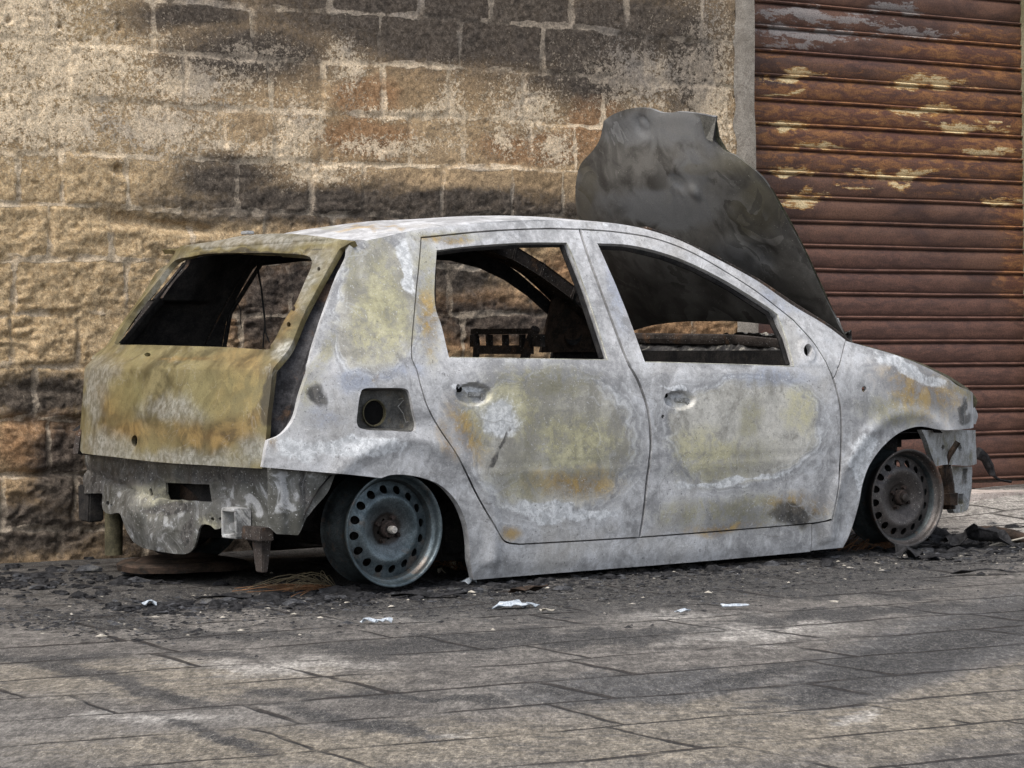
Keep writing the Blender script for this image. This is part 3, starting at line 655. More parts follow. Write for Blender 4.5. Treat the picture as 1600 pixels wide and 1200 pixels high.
bm = bmesh.new(); box(bm, (.52, .8, .16), (.42, 1.15, .20), bev=.03); noisy(bm, .01, 5); bm_obj('under_light_block', bm, M['soot'], car)  # unseen box added to block light under the car
bm = bmesh.new(); rgs = lathe(bm, [(.27, -.12), (.26, .04), (.22, .08), (.0005, .085)], 40); bmesh.ops.rotate(bm, cent=(0, 0, 0), matrix=Matrix.Rotation(-math.pi / 2, 3, 'X'), verts=bm.verts); bmesh.ops.translate(bm, vec=(-.16, 1.02, .22), verts=bm.verts); noisy(bm, .012, 6)
bm_obj('spare_wheel_well', bm, M['soot'], car)  # hidden tub of the well, added to block light beneath
bm = bmesh.new(); box(bm, (-.33, .8, .30), (.10, 1.25, .16), bev=.02); noisy(bm, .01, 5); bm_obj('rear_light_block', bm, M['soot'], car)  # unseen crossbox added to keep light out below the tail
# axles / suspension
bm = bmesh.new(); tube(bm, [(0, .2, .19), (.05, .5, .15), (.05, 1.16, .15), (0, 1.46, .19)], .035, 10); bm_obj('rear_axle', bm, M['soot'], car)
bm = bmesh.new(); tube(bm, [(2.44, .2, .19), (2.4, .6, .16), (2.4, 1.1, .16), (2.44, 1.46, .19)], .03, 10); box(bm, (2.5, .8, .30), (.55, .8, .42), bev=.03); box(bm, (2.62, .68, .50), (.62, .58, .18), bev=.03); noisy(bm, .015, 6)
bm_obj('engine_block', bm, M['char'], car)
bm = bmesh.new(); box(bm, (2.42, .43, .50), (.74, .02, .24)); noisy(bm, .01, 5); bm_obj('inner_wing_panel', bm, M['soot'], car)
bm = bmesh.new(); box(bm, (2.74, .42, .13), (.22, .26, .20), bev=.04); noisy(bm, .03, 9); bm_obj('gearbox', bm, M['char'], car)

# cowl with burnt remains, seen through the front window
V = []; nx, ny = 26, 150
for i in range(nx + 1):
    for j in range(ny + 1):
        s = i / nx; y = .10 + 1.46 * j / ny; b = (y - .83) / .75; x = 2.10 + .13 * math.sin(s * 2.2) + .05 * (1 - b * b) - .03
        z = .74 + .115 * math.sin(min(s * 1.9, 1.57)) + .045 * (fbm(y * 9, s * 5, 4, 21) - .5) + .02 * (vnoise(y * 40, s * 14, 4) - .5)
        V.append((x + .035 * (fbm(y * 11, s * 6, 4, 31) - .5), y, z))
G = np.arange((nx + 1) * (ny + 1)).reshape(nx + 1, ny + 1); F = np.stack([G[:-1, :-1].ravel(), G[1:, :-1].ravel(), G[1:, 1:].ravel(), G[:-1, 1:].ravel()], 1)
M['cowl'] = simple('crumpled_ash', (.02, .02, .022), (.09, .088, .085), 14, .6, .2, .006, (.40, .38, .33), .8, None, 22)
mesh_np('cowl', np.array(V), F, M['cowl'], car)
bm = bmesh.new(); tube(bm, [(2.16, .14, .80), (2.22, .83, .835), (2.20, 1.52, .85)], .022, 8); noisy(bm, .016, 14); bm_obj('cowl_rail', bm, M['sootrust'], car)
bm = bmesh.new(); tube(bm, [(1.98, .12, .60), (2.0, .83, .62), (1.98, 1.54, .60)], .035, 8); noisy(bm, .02, 7); bm_obj('dashboard_beam', bm, M['char'], car)

# seat back frame seen in the rear side window
sp = hit(788, 535, lambda P: P[1] - 1.16)
SX = sp[0]; SZ0 = hit(788, 514, lambda P: P[0] - SX)[2]
def sy(u): return hit(u, 540, lambda P: P[0] - SX)[1]
yl, yr = sy(742), sy(833)
seat = bpy.data.objects.new('seat_frame', None)
bm = bmesh.new(); h_ = .16; zt = SZ0
box(bm, (SX, (yl + yr) / 2, zt - .01), (.03, yr - yl - .02, .022)); box(bm, (SX, (yl + yr) / 2, zt - .085), (.03, yr - yl + .03, .035))
for y_ in np.linspace(yl + .01, yr - .04, 5): box(bm, (SX, y_, zt - .048), (.022, .03 if y_ > yl + .1 else .02, .05))
box(bm, (SX, yr - .035, zt - .048), (.022, .06, .05))
tube(bm, [(SX - .01, yl - .02, .1), (SX - .01, yl - .02, zt - .12), (SX, yl - .015, zt - .06), (SX, yl + .005, zt)], .014, 8)
tube(bm, [(SX - .01, yr + .06, .1), (SX - .01, yr + .05, zt - .13), (SX, yr + .02, zt - .05), (SX, yr - .02, zt)], .020, 8)
noisy(bm, .003, 12)
sf = bm_obj('seat_frame', bm, M['sootrust'], car)
# hanging wires in the tailgate window, mirror bracket
def wires(name, pts, xval, r, mat=None):
    bm = bmesh.new()
    for line in pts:
        q = [hit(u, v, lambda P: P[0] - xval) for u, v in line]; tube(bm, q, r, 5)
    return bm_obj(name, bm, mat or M['cable'], car)
wires('hanging_wire', [[(401, 403), (403, 425), (408, 450), (411, 480), (414, 505), (412, 525), (411, 543)], [(401, 403), (405, 430), (409, 455), (413, 490), (415, 520), (421, 535)]], .2, .0032)
wires('hanging_wire', [[(371, 436), (369, 460), (372, 475), (376, 485), (376, 500), (377, 513)]], .2, .002)
bm = bmesh.new(); q = [hit(u, v, lambda P: P[1] - .8) for u, v in [(912, 455), (900, 460), (897, 468), (900, 474), (915, 476), (916, 468), (904, 464)]]; tube(bm, q, .006, 6)
bm_obj('mirror_bracket', bm, M['cable'], car)

# bonnet, raised and leaning back
HN = hit(1322, 531, lambda P: P[1] - .13); TN = hit(1117, 186, lambda P: P[1] - .24)
ud = np.array([TN[0] - HN[0], 0, TN[2] - HN[2]]); BLn = np.linalg.norm(ud); ud /= BLn; bn = np.array([-ud[2], 0, ud[0]])
if bn[0] > 0: bn = -bn
def bulge(y, s): c = (y - .83) / .72; return .05 * (1 - c * c) + .045 * np.sin(np.clip(s / BLn, 0, 1) * math.pi) + .02 * np.sin(y * 7) * s - .10 * np.clip(s / BLn - .82, 0, 1) ** 1.0 * 1.2
def F_bon(P): d = P - HN; return d @ bn - bulge(P[1], d @ ud)
bon_out = [(1322, 531, 1), (1290, 525), (1240, 516), (1200, 509), (1150, 504), (1100, 503), (1060, 504), (1020, 509), (990, 517, 1), (955, 480), (925, 420), (907, 360), (899, 320), (899, 285), (906, 258), (925, 236), (936, 218), (942, 190, 1), (958, 179), (985, 171), (1012, 171), (1030, 177), (1045, 178), (1060, 176), (1090, 179), (1117, 184, 1), (1114, 221, 1), (1128, 236), (1150, 246), (1178, 268), (1198, 290), (1220, 330), (1250, 385), (1275, 440), (1302, 495)]
q = []
for p in bon_out: h = hit(p[0], p[1], F_bon); q.append((h[1], (h - HN) @ ud) + tuple(p[2:]))
o2 = spline(q, .014); o2 = o2 if area(o2) > 0 else o2[::-1]
V2, T = sheet(o2, [], .016)
y, s_ = V2[:, 0], V2[:, 1]; hgt = bulge(y, s_) + .003 * (fbm(y * 4, s_ * 4, 3, 8) - .5)
P0 = HN + s_[:, None] * ud + hgt[:, None] * bn; P0[:, 1] = y
for (u, v, r, dep) in [(1004, 196, .055, -.014), (1004, 196, .03, .01), (1060, 285, .05, -.012), (1085, 300, .04, .01), (1150, 390, .09, .008), (1200, 400, .08, -.01)]:
    h = hit(u, v, F_bon); d = np.hypot(y - h[1], s_ - (h - HN) @ ud); P0 += (dep * (1 - sstep(.4, 1, d / r)))[:, None] * bn
# a rolled, bent edge along the near side
de = bdist(V2, o2); near = (y < .75) & (s_ > .1)
P0 -= (np.where(near, .007 * np.exp(-de / .02), .004 * np.exp(-de / .02)))[:, None] * bn
Vv, Ff, mi = thick(P0, T, .012, False)
fn = np.cross(Vv[Ff[0, 1]] - Vv[Ff[0, 0]], Vv[Ff[0, 2]] - Vv[Ff[0, 0]])
if fn @ bn < 0: Vv, Ff, mi = thick(P0, T, .012, True)
BP = [('grey', 1150, 395, 36, 44), ('grey', 1060, 335, 44, 30), ('grey', 1010, 330, 40, 30), ('grey', 1056, 282, 22, 18), ('olive', 1085, 265, 30, 12), ('grey', 1040, 200, 130, 40), ('grey', 1130, 200, 60, 60, 60), ('grey', 1160, 400, 60, 50), ('grey', 1040, 320, 120, 40), ('grey', 1080, 270, 30, 50), ('dark', 1100, 470, 240, 90), ('dark', 1200, 300, 70, 60), ('olive', 1180, 330, 60, 70, 50), ('olive', 1150, 250, 50, 40), ('olive', 920, 300, 20, 60), ('grey', 1004, 196, 16, 18)]
bo = mesh_np('bonnet', Vv, Ff, [M['bonnet'], M['soot']], car, paint(toW(Vv), BP, NAMES), mi, True, 40)
bm = bmesh.new()
edge = [(1120, 190), (1124, 214), (1134, 234), (1152, 249), (1182, 271), (1206, 296), (1232, 345), (1258, 398), (1285, 455), (1308, 505), (1326, 530)]
EL = [hit(u + w_ * .8, v - w_ * .3, lambda P: F_bon(P) + .015) for (u, v), w_ in zip(edge, (1, 1, 2, 2, 1, 2, 4, 5, 4, 3, 2))]; EL2 = [hit(u - 10, v + 5, lambda P: F_bon(P) + .022) for u, v in edge]
a = [bm.verts.new(p) for p in EL]; b = [bm.verts.new(p) for p in EL2]
for i in range(len(a) - 1): bm.faces.new((a[i], a[i + 1], b[i + 1], b[i]))
r = bmesh.ops.solidify(bm, geom=list(bm.faces), thickness=.006)
bm_obj('edge_flange', bm, simple('flange_olive', (.10, .10, .07), (.22, .22, .17), 14, .7, .2), bo)
bm = bmesh.new(); fl_ = [(1093, 180), (1119, 184), (1116, 204), (1113, 222), (1103, 216)]
fv = [bm.verts.new(hit(u, v, lambda P: F_bon(P) - .006)) for u, v in fl_]; bm.faces.new(fv); bmesh.ops.solidify(bm, geom=list(bm.faces), thickness=.004)
bm_obj('bent_flap', bm, simple('flap_grey', (.14, .135, .12), (.26, .25, .22), 10, .6, .2), bo)
bm = bmesh.new(); hp = HN
box(bm, (hp[0] - .01, hp[1] + .02, hp[2] + .03), (.012, .02, .12), Matrix.Rotation(-.45, 3, 'Y')); box(bm, (hp[0] + .03, hp[1] + .02, hp[2] - .03), (.07, .03, .02))
bm_obj('hinge', bm, M['ashmetal'], bo)

# rear lower panel with spare-wheel well
F_rp = lambda P: P[0] - (Tf(P[1], .45) + .035)
F_rpc = lambda P: P[0] - rpx(P[1], P[2])
def rpx(y, z):
    b = np.exp(-(((y - 1.03) / .26) ** 2 + ((z - .20) / .13) ** 2))
    return -.455 - .05 * (1 - ((y - .83) / .78) ** 2) + .045 - .05 * b - .05 * (z - .43) * (z < .43)
rp_out = [(129, 705, 1), (128, 740), (127, 771, 1), (156, 771, 1), (157, 795), (169, 803), (184, 803), (193, 829), (208, 851), (240, 860), (284, 866), (300, 860), (308, 848), (314, 826), (320, 819), (330, 821), (336, 827), (345, 824), (350, 816), (353, 836, 1), (384, 838, 1), (388, 826, 1), (419, 826, 1), (420, 731, 1), (350, 722), (247, 716)]
rp_hole = [(254, 754, 1), (326, 757, 1), (328, 784, 1), (254, 781, 1)]
def rp_loop(px, st=.012):
    q = []
    for p in px: h = hit(p[0], p[1], F_rpc); q.append((h[1], h[2]) + tuple(p[2:]))
    return spline(q, st)
o2 = rp_loop(rp_out); o2 = o2 if area(o2) > 0 else o2[::-1]
hs = [rp_loop(rp_hole, .02)] + [rp_loop(ring(u, v, rx, ry, 8), .006) for u, v, rx, ry in [(233, 769, 2.8, 6), (165, 787, 2.5, 4.5), (332, 811, 2, 3), (342, 811, 2, 3), (171, 790, 1.5, 2.5)]]
V2, T = sheet(o2, hs, .012); y, z = V2[:, 0], V2[:, 1]
x = rpx(y, z) + .035 * (fbm(y * 7, z * 7, 4, 77) - .5) + .012 * np.abs(fbm(y * 12, z * 12, 3, 78) - .5) - .012 * np.exp(-(((y - .32) / .06) ** 2 + ((z - .33) / .05) ** 2)) + .012 * np.exp(-((z - .30 - .1 * (y - 1)) / .015) ** 2) * (y > .7)
P = np.stack([x, y, z], 1); Vv, Ff, mi = thick(P, T, .008, True)
M['reargrey'] = mat_burnt('burnt_valance_metal', (.05, .05, .042), (.155, .155, .148))
RPP = [('olive', 200, 730, 100, 26), ('olive', 250, 775, 60, 40), ('dark', 260, 718, 200, 12), ('dark', 200, 740, 90, 30), ('dark', 340, 745, 90, 20), ('dark', 140, 760, 20, 50), ('dark', 300, 830, 14, 30), ('dark', 260, 800, 60, 10),  ('dark', 135, 780, 20, 20), ('olive', 335, 815, 20, 12)]
mesh_np('rear_lower_panel', Vv, Ff, [M['reargrey'], M['soot']], car, paint(toW(Vv), RPP, NAMES), mi, True, 40)
# side piece of the rear end behind the missing bumper
sb_out = [(419, 730, 1), (470, 734), (524, 741, 1), (510, 772), (486, 800), (464, 836, 1), (430, 834, 1), (419, 822, 1)]
F_in = lambda P: P[1] - (Sf(P[0], .40) + .03 + .5 * max(-.42 - P[0], 0))
q = []
for p in sb_out: h = hit(p[0], p[1], F_in); q.append((h[0], h[2]) + tuple(p[2:]))
o2 = spline(q, .012); o2 = o2 if area(o2) > 0 else o2[::-1]
V2, T = sheet(o2, [], .012); x, z = V2[:, 0], V2[:, 1]
y = Sf(x, .40) + .03 + .006 * np.sin(x * 90) * (x < -.33) + .5 * np.clip(-.42 - x, 0, 1) + .01 * (fbm(x * 9, z * 9, 3, 2) - .5)
Vv, Ff, mi = thick(np.stack([x, y, z], 1), T, .006, False)
mesh_np('bumper_side_mount', Vv, Ff, [M['reargrey'], M['soot']], car, paint(toW(Vv), [('dark', 470, 760, 10, 40)], NAMES), mi, True, 40)
# tow box, iron and bracket
def rp3(u, v, off=0.): return Vector(hit(u, v, lambda P: F_rpc(P) + off))
bm = bmesh.new(); a = rp3(369, 817, .03)
for (dy, dz, sy_, sz_) in [(0, .045, .095, .012), (0, -.045, .095, .012), (-.045, 0, .012, .09), (.045, 0, .012, .09)]: box(bm, a + Vector((0, dy, dz)), (.06, sy_, sz_), bev=.002)
tube(bm, [a + Vector((-.03, -.03, -.01)), a + Vector((.02, .01, -.01))], .014, 10)
noisy(bm, .003, 15); bm_obj('tow_eye_box', bm, M['reargrey'], car)
bm = bmesh.new(); a = rp3(402, 834, .03); box(bm, a, (.05, .13, .045), bev=.003); box(bm, a + Vector((.01, -.01, -.075)), (.035, .07, .11), taper=.6, bev=.003); noisy(bm, .006, 12)
bm_obj('bumper_bracket', bm, M['sootrust'], car)
bm = bmesh.new(); a = rp3(178, 826, -.06); tube(bm, [a + Vector((0, 0, .09)), a + Vector((0, 0, -.10))], .034, 12); noisy(bm, .004, 10)
bm_obj('exhaust_mount', bm, M['oliverust'], car)
bm = bmesh.new(); a = rp3(141, 785, -.03); box(bm, a, (.06, .10, .14), bev=.006); noisy(bm, .01, 9); bm_obj('far_bumper_mount', bm, M['soot'], car).name = 'bumper_mount'
bm = bmesh.new(); tube(bm, [rp3(262, 780, -.10), rp3(300, 775, -.16), rp3(330, 790, -.12)], .04, 7); box(bm, rp3(292, 771, -.10), (.02, .20, .05), Matrix.Rotation(.35, 3, 'X')); bm_obj('torn_inner_sheet', bm, M['brownrust'], car)
# small roof fixing on top of the tailgate
bm = bmesh.new(); a = hit(383, 366, F_tail); box(bm, Vector(a) + Vector((.01, 0, .006)), (.03, .05, .012), bev=.002); bm_obj('washer_nozzle', bm, M['ashmetal'], car)

# front end: inner wing, headlamp mount, slotted bumper bracket, front crossmember
def fr(u, v, yv=.28): return Vector(hit(u, v, lambda P: P[1] - yv))
def plate(name, px, holes, yv, th, mat, slope=0.):
    G_ = lambda P: P[1] - yv - slope * (P[0] - 2.9)
    def lp_(q_): return spline([(lambda h: (h[0], h[2]))(hit(p[0], p[1], G_)) + tuple(p[2:]) for p in q_], .012)
    o = lp_(px); o = o if area(o) > 0 else o[::-1]; V2, T = sheet(o, [lp_(h) for h in holes], .015)
    x, z = V2[:, 0], V2[:, 1]; y = yv + slope * (x - 2.9) + .012 * (fbm(x * 14, z * 14, 3, 6) - .5)
    Vv, Ff, mi = thick(np.stack([x, y, z], 1), T, th, False)
    return mesh_np(name, Vv, Ff, [mat, M['soot']], car, None, mi, True, 40)
plate('headlamp_mount', [(1440, 672, 1), (1524, 672, 1), (1526, 725, 1), (1512, 728), (1480, 726), (1462, 729, 1), (1452, 700)], [ring(1474, 699, 3, 4.5, 8), ring(1500, 700, 3, 6, 8)], .26, .02, M['ashmetal'], .6)
plate('bumper_mount', [(1488, 728, 1), (1519, 729, 1), (1518, 770), (1512, 795), (1502, 801, 1), (1490, 798), (1489, 760)], [[(1504, 732, 1), (1512, 732, 1), (1510, 756, 1), (1502, 757, 1)], [(1498, 772, 1), (1506, 771, 1), (1505, 787, 1), (1497, 788, 1)]], .42, .03, M['ashmetal'], .3)
bm = bmesh.new(); tube(bm, [fr(1497, 690, .24), fr(1482, 712, .26), fr(1475, 735, .28), fr(1474, 755, .30)], .013, 8); tube(bm, [fr(1476, 728, .3), fr(1481, 760, .3), fr(1484, 795, .3)], .028, 8); box(bm, fr(1484, 780, .28), (.05, .05, .05)); noisy(bm, .005, 12)
bm_obj('front_strut', bm, M['brownrust'], car)
bm = bmesh.new(); cp = [(3.03 + .16 * (1 - ((y - .83) / .6) ** 2) - .02, y, .575) for y in np.linspace(.25, 1.41, 14)]; tube(bm, cp, .035, 8); noisy(bm, .006, 8)
bm_obj('front_crossmember', bm, M['oliverust'], car)
bm = bmesh.new(); cp = [(2.85 + .10 * (1 - ((y - .83) / .6) ** 2), y, .17) for y in np.linspace(.42, 1.3, 10)]; tube(bm, cp, .035, 8); bm_obj('lower_crossmember', bm, M['soot'], car)
# inner wing top: olive lip beyond the near wing line
bm = bmesh.new(); cp = [hit(u, v, lambda P: F_side(P) - .12) for u, v in [(1345, 540), (1390, 553), (1440, 570), (1480, 589), (1508, 607), (1520, 620)]]; tube(bm, [Vector(p) + Vector((0, 0, -.012)) for p in cp], .018, 6)
bm_obj('inner_wing', bm, M['oliverust'], car)

# ------------------------------------------------------------------ wheels
def make_wheel(parent, rimmat, cap):
    wo = bpy.data.objects.new('wheel', None); COL.objects.link(wo); wo.parent = parent
    # vented disc
    def prof(r): return np.interp(r, [0, .045, .052, .058, .075, .098, .110, .122, .134, .150, .160, .166], [.052, .052, .050, .046, .040, .029, .026, .031, .040, .045, .048, .050])
    outer = np.array([(.165 * math.cos(a), .165 * math.sin(a)) for a in np.linspace(0, 2 * math.pi, 96, endpoint=False)])
    holes = []
    for k in range(16):
        a = 2 * math.pi * (k + .3) / 16; holes.append(np.array([(.138 * math.cos(a) + .0148 * math.cos(b), .138 * math.sin(a) + .0148 * math.sin(b)) for b in np.linspace(0, 2 * math.pi, 16, endpoint=False)]))
    for k in range(4): a = 2 * math.pi * (k + .2) / 4; holes.append(np.array([(.032 * math.cos(a) + .0065 * math.cos(b), .032 * math.sin(a) + .0065 * math.sin(b)) for b in np.linspace(0, 2 * math.pi, 8, endpoint=False)]))
    V2, T = sheet(outer, holes, .007); r = np.hypot(V2[:, 0], V2[:, 1])
    P = np.stack([V2[:, 0], prof(r), V2[:, 1]], 1); Vv, Ff, mi = thick(P, T, .004, False)
    mesh_np('rim_disc', Vv, Ff, [rimmat, M['soot']], wo, None, mi, True, 45)
    bm = bmesh.new()
    lathe(bm, [(.193, .004), (.196, .000), (.195, -.005), (.190, -.006), (.185, -.001), (.183, .010), (.181, .022), (.172, .027), (.167, .034), (.165, .050), (.156, .060), (.154, .085), (.160, .105), (.178, .118), (.182, .14), (.185, .155), (.192, .163), (.196, .160),
               (.193, .157), (.186, .150), (.183, .118), (.163, .100), (.158, .085), (.160, .062), (.170, .050), (.172, .036), (.184, .026), (.188, .006), (.193, .004)], 96)
    for f in bm.faces:
        if f.calc_center_median().y > .030: f.material_index = 1
    bm_obj('rim', bm, [rimmat, M['rim_dark']], wo, True, 60)
    bm = bmesh.new(); rg = lathe(bm, [(.030, .050), (.030, .030), (.026, .024), (.010, .022), (.0005, .022)], 24)
    for k in range(4):
        a = 2 * math.pi * (k + .7) / 4; b2 = Vector((.044 * math.cos(a), .044, .044 * math.sin(a)))
        tube(bm, [b2 + Vector((0, .01, 0)), b2 + Vector((0, -.010, 0))], .0085, 6)
    noisy(bm, .004, 40); bm_obj('hub', bm, M['hub'], wo)
    bm = bmesh.new(); rg = lathe(bm, [(.013, .024), (.014, .004), (.011, -.004), (.0005, -.005)] if cap else [(.017, .024), (.017, .010), (.012, .006), (.0005, .006)], 16)
    noisy(bm, .002, 50); bm_obj('spindle', bm, M['bright'] if cap else M['rim_brown'], wo)
    bm = bmesh.new(); rg = lathe(bm, [(.10, .07), (.125, .075), (.125, .13), (.04, .135)], 32); bm.faces.new(rg[0]); bm_obj('brake_drum', bm, M['soot'], wo)
    return wo
fw = hit(1418, 778, lambda P: P[1] - .045)
for (pos, rot, mat, cap) in [((0, .04, .195), 0, M['rim_blue'], True), ((fw[0], .045, fw[2]), -.03, M['rim_brown'], False), ((0, W - .04, .195), math.pi, M['rim_brown'], False), ((fw[0], W - .045, .20), math.pi, M['rim_brown'], False)]:
    wo = make_wheel(car, mat, cap); wo.location = pos; wo.rotation_euler = (0, 0, rot)

# ------------------------------------------------------------------ ground
def axis(lo, hi, step, far, grow=1.35):
    a = list(np.arange(lo, hi + step, step)); s = step; x = a[-1]
    while x < far: s *= grow; x += s; a.append(x)
    s = step; x = a[0]
    while x > -far: s *= grow; x -= s; a.insert(0, x)
    return np.array(a)
gx = axis(-2.6, 4.0, .02, 60); gy = axis(3.8, 14.0, .028, 70)
X, Y = np.meshgrid(gx, gy, indexing='ij'); P = np.stack([X, Y, 0 * X], -1).reshape(-1, 3)
near_ = (np.abs(P[:, 0]) < 6) & (P[:, 1] > 2) & (P[:, 1] < 16)
z = ground_z(P); z = z + .008 * (fbm(P[:, 0] * 2, P[:, 1] * 2, 4, 41) - .5) * near_ + .003 * (fbm(P[:, 0] * 12, P[:, 1] * 12, 3, 43) - .5) * near_
lc = toL(P); spread = np.exp(-((lc[:, 1] - .5) / .9) ** 2) * sstep(-1.3, -.4, lc[:, 0]) * sstep(4.2, 3.0, lc[:, 0])
z = z + .012 * spread * sstep(.45, .8, fbm(P[:, 0] * 7, P[:, 1] * 7, 4, 45)) + .004 * spread * fbm(P[:, 0] * 30, P[:, 1] * 30, 3, 46)
P[:, 2] = z - .004
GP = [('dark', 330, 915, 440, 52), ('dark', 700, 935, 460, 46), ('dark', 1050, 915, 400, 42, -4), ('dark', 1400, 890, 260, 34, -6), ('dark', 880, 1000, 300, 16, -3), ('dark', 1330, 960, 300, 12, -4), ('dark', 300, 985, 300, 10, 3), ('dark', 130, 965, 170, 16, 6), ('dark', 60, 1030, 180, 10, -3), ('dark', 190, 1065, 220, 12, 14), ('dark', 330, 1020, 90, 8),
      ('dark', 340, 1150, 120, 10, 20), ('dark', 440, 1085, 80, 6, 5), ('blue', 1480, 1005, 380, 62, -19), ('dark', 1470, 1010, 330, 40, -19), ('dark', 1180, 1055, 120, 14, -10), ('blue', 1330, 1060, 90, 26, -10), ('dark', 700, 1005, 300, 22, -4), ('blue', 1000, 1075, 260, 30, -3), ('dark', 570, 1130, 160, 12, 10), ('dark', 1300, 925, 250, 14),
      ('pale', 1170, 985, 220, 34, -3), ('pale', 1040, 960, 140, 16), ('pale', 640, 965, 200, 14), ('pale', 1570, 815, 200, 50), ('pale', 1570, 790, 200, 40), ('olive', 1250, 1130, 500, 60), ('olive', 1500, 1130, 260, 45, -15), ('pale', 1340, 1125, 70, 14, -20), ('olive', 500, 1170, 600, 40),
      ('pale', 420, 1040, 240, 24), ('olive', 250, 1060, 420, 40), ('olive', 950, 1160, 500, 50), ('olive', 1450, 1110, 220, 50, -15), ('olive', 1400, 1110, 240, 18, -18), ('olive', 1480, 1080, 200, 14, -18), ('pale', 700, 1150, 100, 8), ('pale', 250, 1120, 200, 14), ('dark', 880, 1085, 110, 5, 17), ('dark', 650, 1090, 200, 8, 3), ('dark', 60, 870, 120, 30)]
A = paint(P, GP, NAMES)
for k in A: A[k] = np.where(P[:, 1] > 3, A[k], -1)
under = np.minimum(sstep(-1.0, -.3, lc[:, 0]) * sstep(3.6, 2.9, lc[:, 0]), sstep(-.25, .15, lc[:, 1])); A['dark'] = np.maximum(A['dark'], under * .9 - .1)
G = np.arange(len(gx) * len(gy)).reshape(len(gx), len(gy)); F = np.stack([G[:-1, :-1].ravel(), G[1:, :-1].ravel(), G[1:, 1:].ravel(), G[:-1, 1:].ravel()], 1)
def mat_ground():
    t = NT('burnt_stone_paving'); rz = math.radians(-27)
    v = t.map((1, 1, 1), (0, 0, rz)); wobv = t.noise(3, 3, .5, 0, None, 1)
    v2 = t.vadd(v, t.vadd(t.vadd(wobv, (.5, .5, .5), 'SUBTRACT'), (.05, .05, 0), 'MULTIPLY'))
    xs, ys, _ = t.sep(v2)
    rowf = t.math('DIVIDE', ys, .375); row = t.math('FLOOR', rowf); fy = t.math('FRACT', rowf)
    L = t.math('ADD', .62, t.math('MULTIPLY', t.white(t.math('ADD', row, 31.7)), .3))
    uf = t.math('ADD', t.math('DIVIDE', xs, L), t.math('MULTIPLY', t.white(row), 3.)); fx = t.math('FRACT', uf); cell = t.math('FLOOR', uf)
    dy = t.math('MULTIPLY', t.math('MINIMUM', fy, t.math('SUBTRACT', 1., fy)), .375); dx = t.math('MULTIPLY', t.math('MINIMUM', fx, t.math('SUBTRACT', 1., fx)), .75)
    d = t.math('MINIMUM', dx, dy); wd = t.noise(2.2, 2)
    nf = t.noise(60, 4, .7); d = t.math('ADD', d, t.math('MULTIPLY', t.math('SUBTRACT', nf, .5), .006))
    d = t.math('ADD', d, t.math('MULTIPLY', t.math('SUBTRACT', t.noise(9, 4, .6), .5), -.012)); joint = t.sm(t.math('SUBTRACT', d, t.math('MULTIPLY', t.sm(t.noise(1.1, 2, .5, 0, t.map(loc=(9, 9, 9))), .42, .6), .006)), .002, .010, 1, 0); joint = t.math('MULTIPLY', joint, t.sm(t.noise(3.2, 3), .38, .54, .2, 1))
    tone = t.white(t.math('ADD', t.math('MULTIPLY', row, 7.31), t.math('MULTIPLY', cell, 3.17)))
    n1 = t.noise(1.6, 6, .6, .5); n2 = t.noise(9, 6, .68, .3); n3 = t.noise(70, 4, .7); n4 = t.noise(230, 3, .65)
    strk = t.noise(16, 6, .72, .4, t.map((.6, 1.4, 1), (0, 0, math.radians(-14))))
    col = t.mix(t.sm(n2, .35, .65), (.064, .058, .053), (.148, .135, .122))
    col = t.mix(t.math('MULTIPLY', tone, .75), col, t.mix(t.sm(n1, .4, .6), (.062, .057, .054), (.178, .165, .150)))
    wob = t.math('ADD', t.math('MULTIPLY', t.math('SUBTRACT', strk, .5), 3.2), t.math('ADD', t.math('MULTIPLY', t.math('SUBTRACT', n2, .5), 1.6), t.math('MULTIPLY', t.math('SUBTRACT', n3, .5), 1.8)))
    a = t.math('ADD', t.attr('olive'), t.math('MULTIPLY', wob, .5)); col = t.mix(t.sm(a, -.05, .6, 0, .8), col, t.mix(t.sm(n3, .4, .6), (.10, .086, .066), (.245, .212, .163)))
    a = t.math('ADD', t.attr('pale'), t.math('MULTIPLY', wob, .95)); col = t.mix(t.sm(a, .15, .9, 0, .7), col, (.42, .40, .37))
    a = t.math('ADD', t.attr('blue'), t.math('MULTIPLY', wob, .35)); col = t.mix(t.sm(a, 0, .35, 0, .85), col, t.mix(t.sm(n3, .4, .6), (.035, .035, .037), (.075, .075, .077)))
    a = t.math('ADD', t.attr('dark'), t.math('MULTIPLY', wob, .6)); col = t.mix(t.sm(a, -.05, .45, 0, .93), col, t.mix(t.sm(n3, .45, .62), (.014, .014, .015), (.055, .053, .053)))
    gs = t.sm(t.math('ADD', t.math('MULTIPLY', strk, .6), t.math('MULTIPLY', n1, .4)), .50, .62); col = t.mix(t.math('MULTIPLY', gs, .65), col, (.065, .06, .056))
    col = t.mix(t.math('MULTIPLY', t.sm(n4, .56, .66), .55), col, (.42, .39, .34))
    col = t.mix(t.math('MULTIPLY', t.sm(n3, .58, .70), .55), col, (.05, .048, .046))
    col = t.mix(t.math('MULTIPLY', joint, .92), col, (.018, .014, .012))
    gm = t.map((1, .22, 1)); g1 = t.noise(100, 5, .8, .3, gm); g2 = t.noise(30, 6, .75, .4, t.map((1, .3, 1))); col = t.grain(col, g1, .38, .62, .66, 1.38); col = t.grain(col, g2, .38, .62, .74, 1.2)
    fk = t.sm(t.noise(75, 5, .8, .5, t.map((1, 1.6, 1), (0, 0, rz), (5, 5, 5))), .60, .66); col = t.mix(t.math('MULTIPLY', fk, t.sm(t.attr('dark'), -1., .2, .3, .95)), col, (.02, .02, .021))
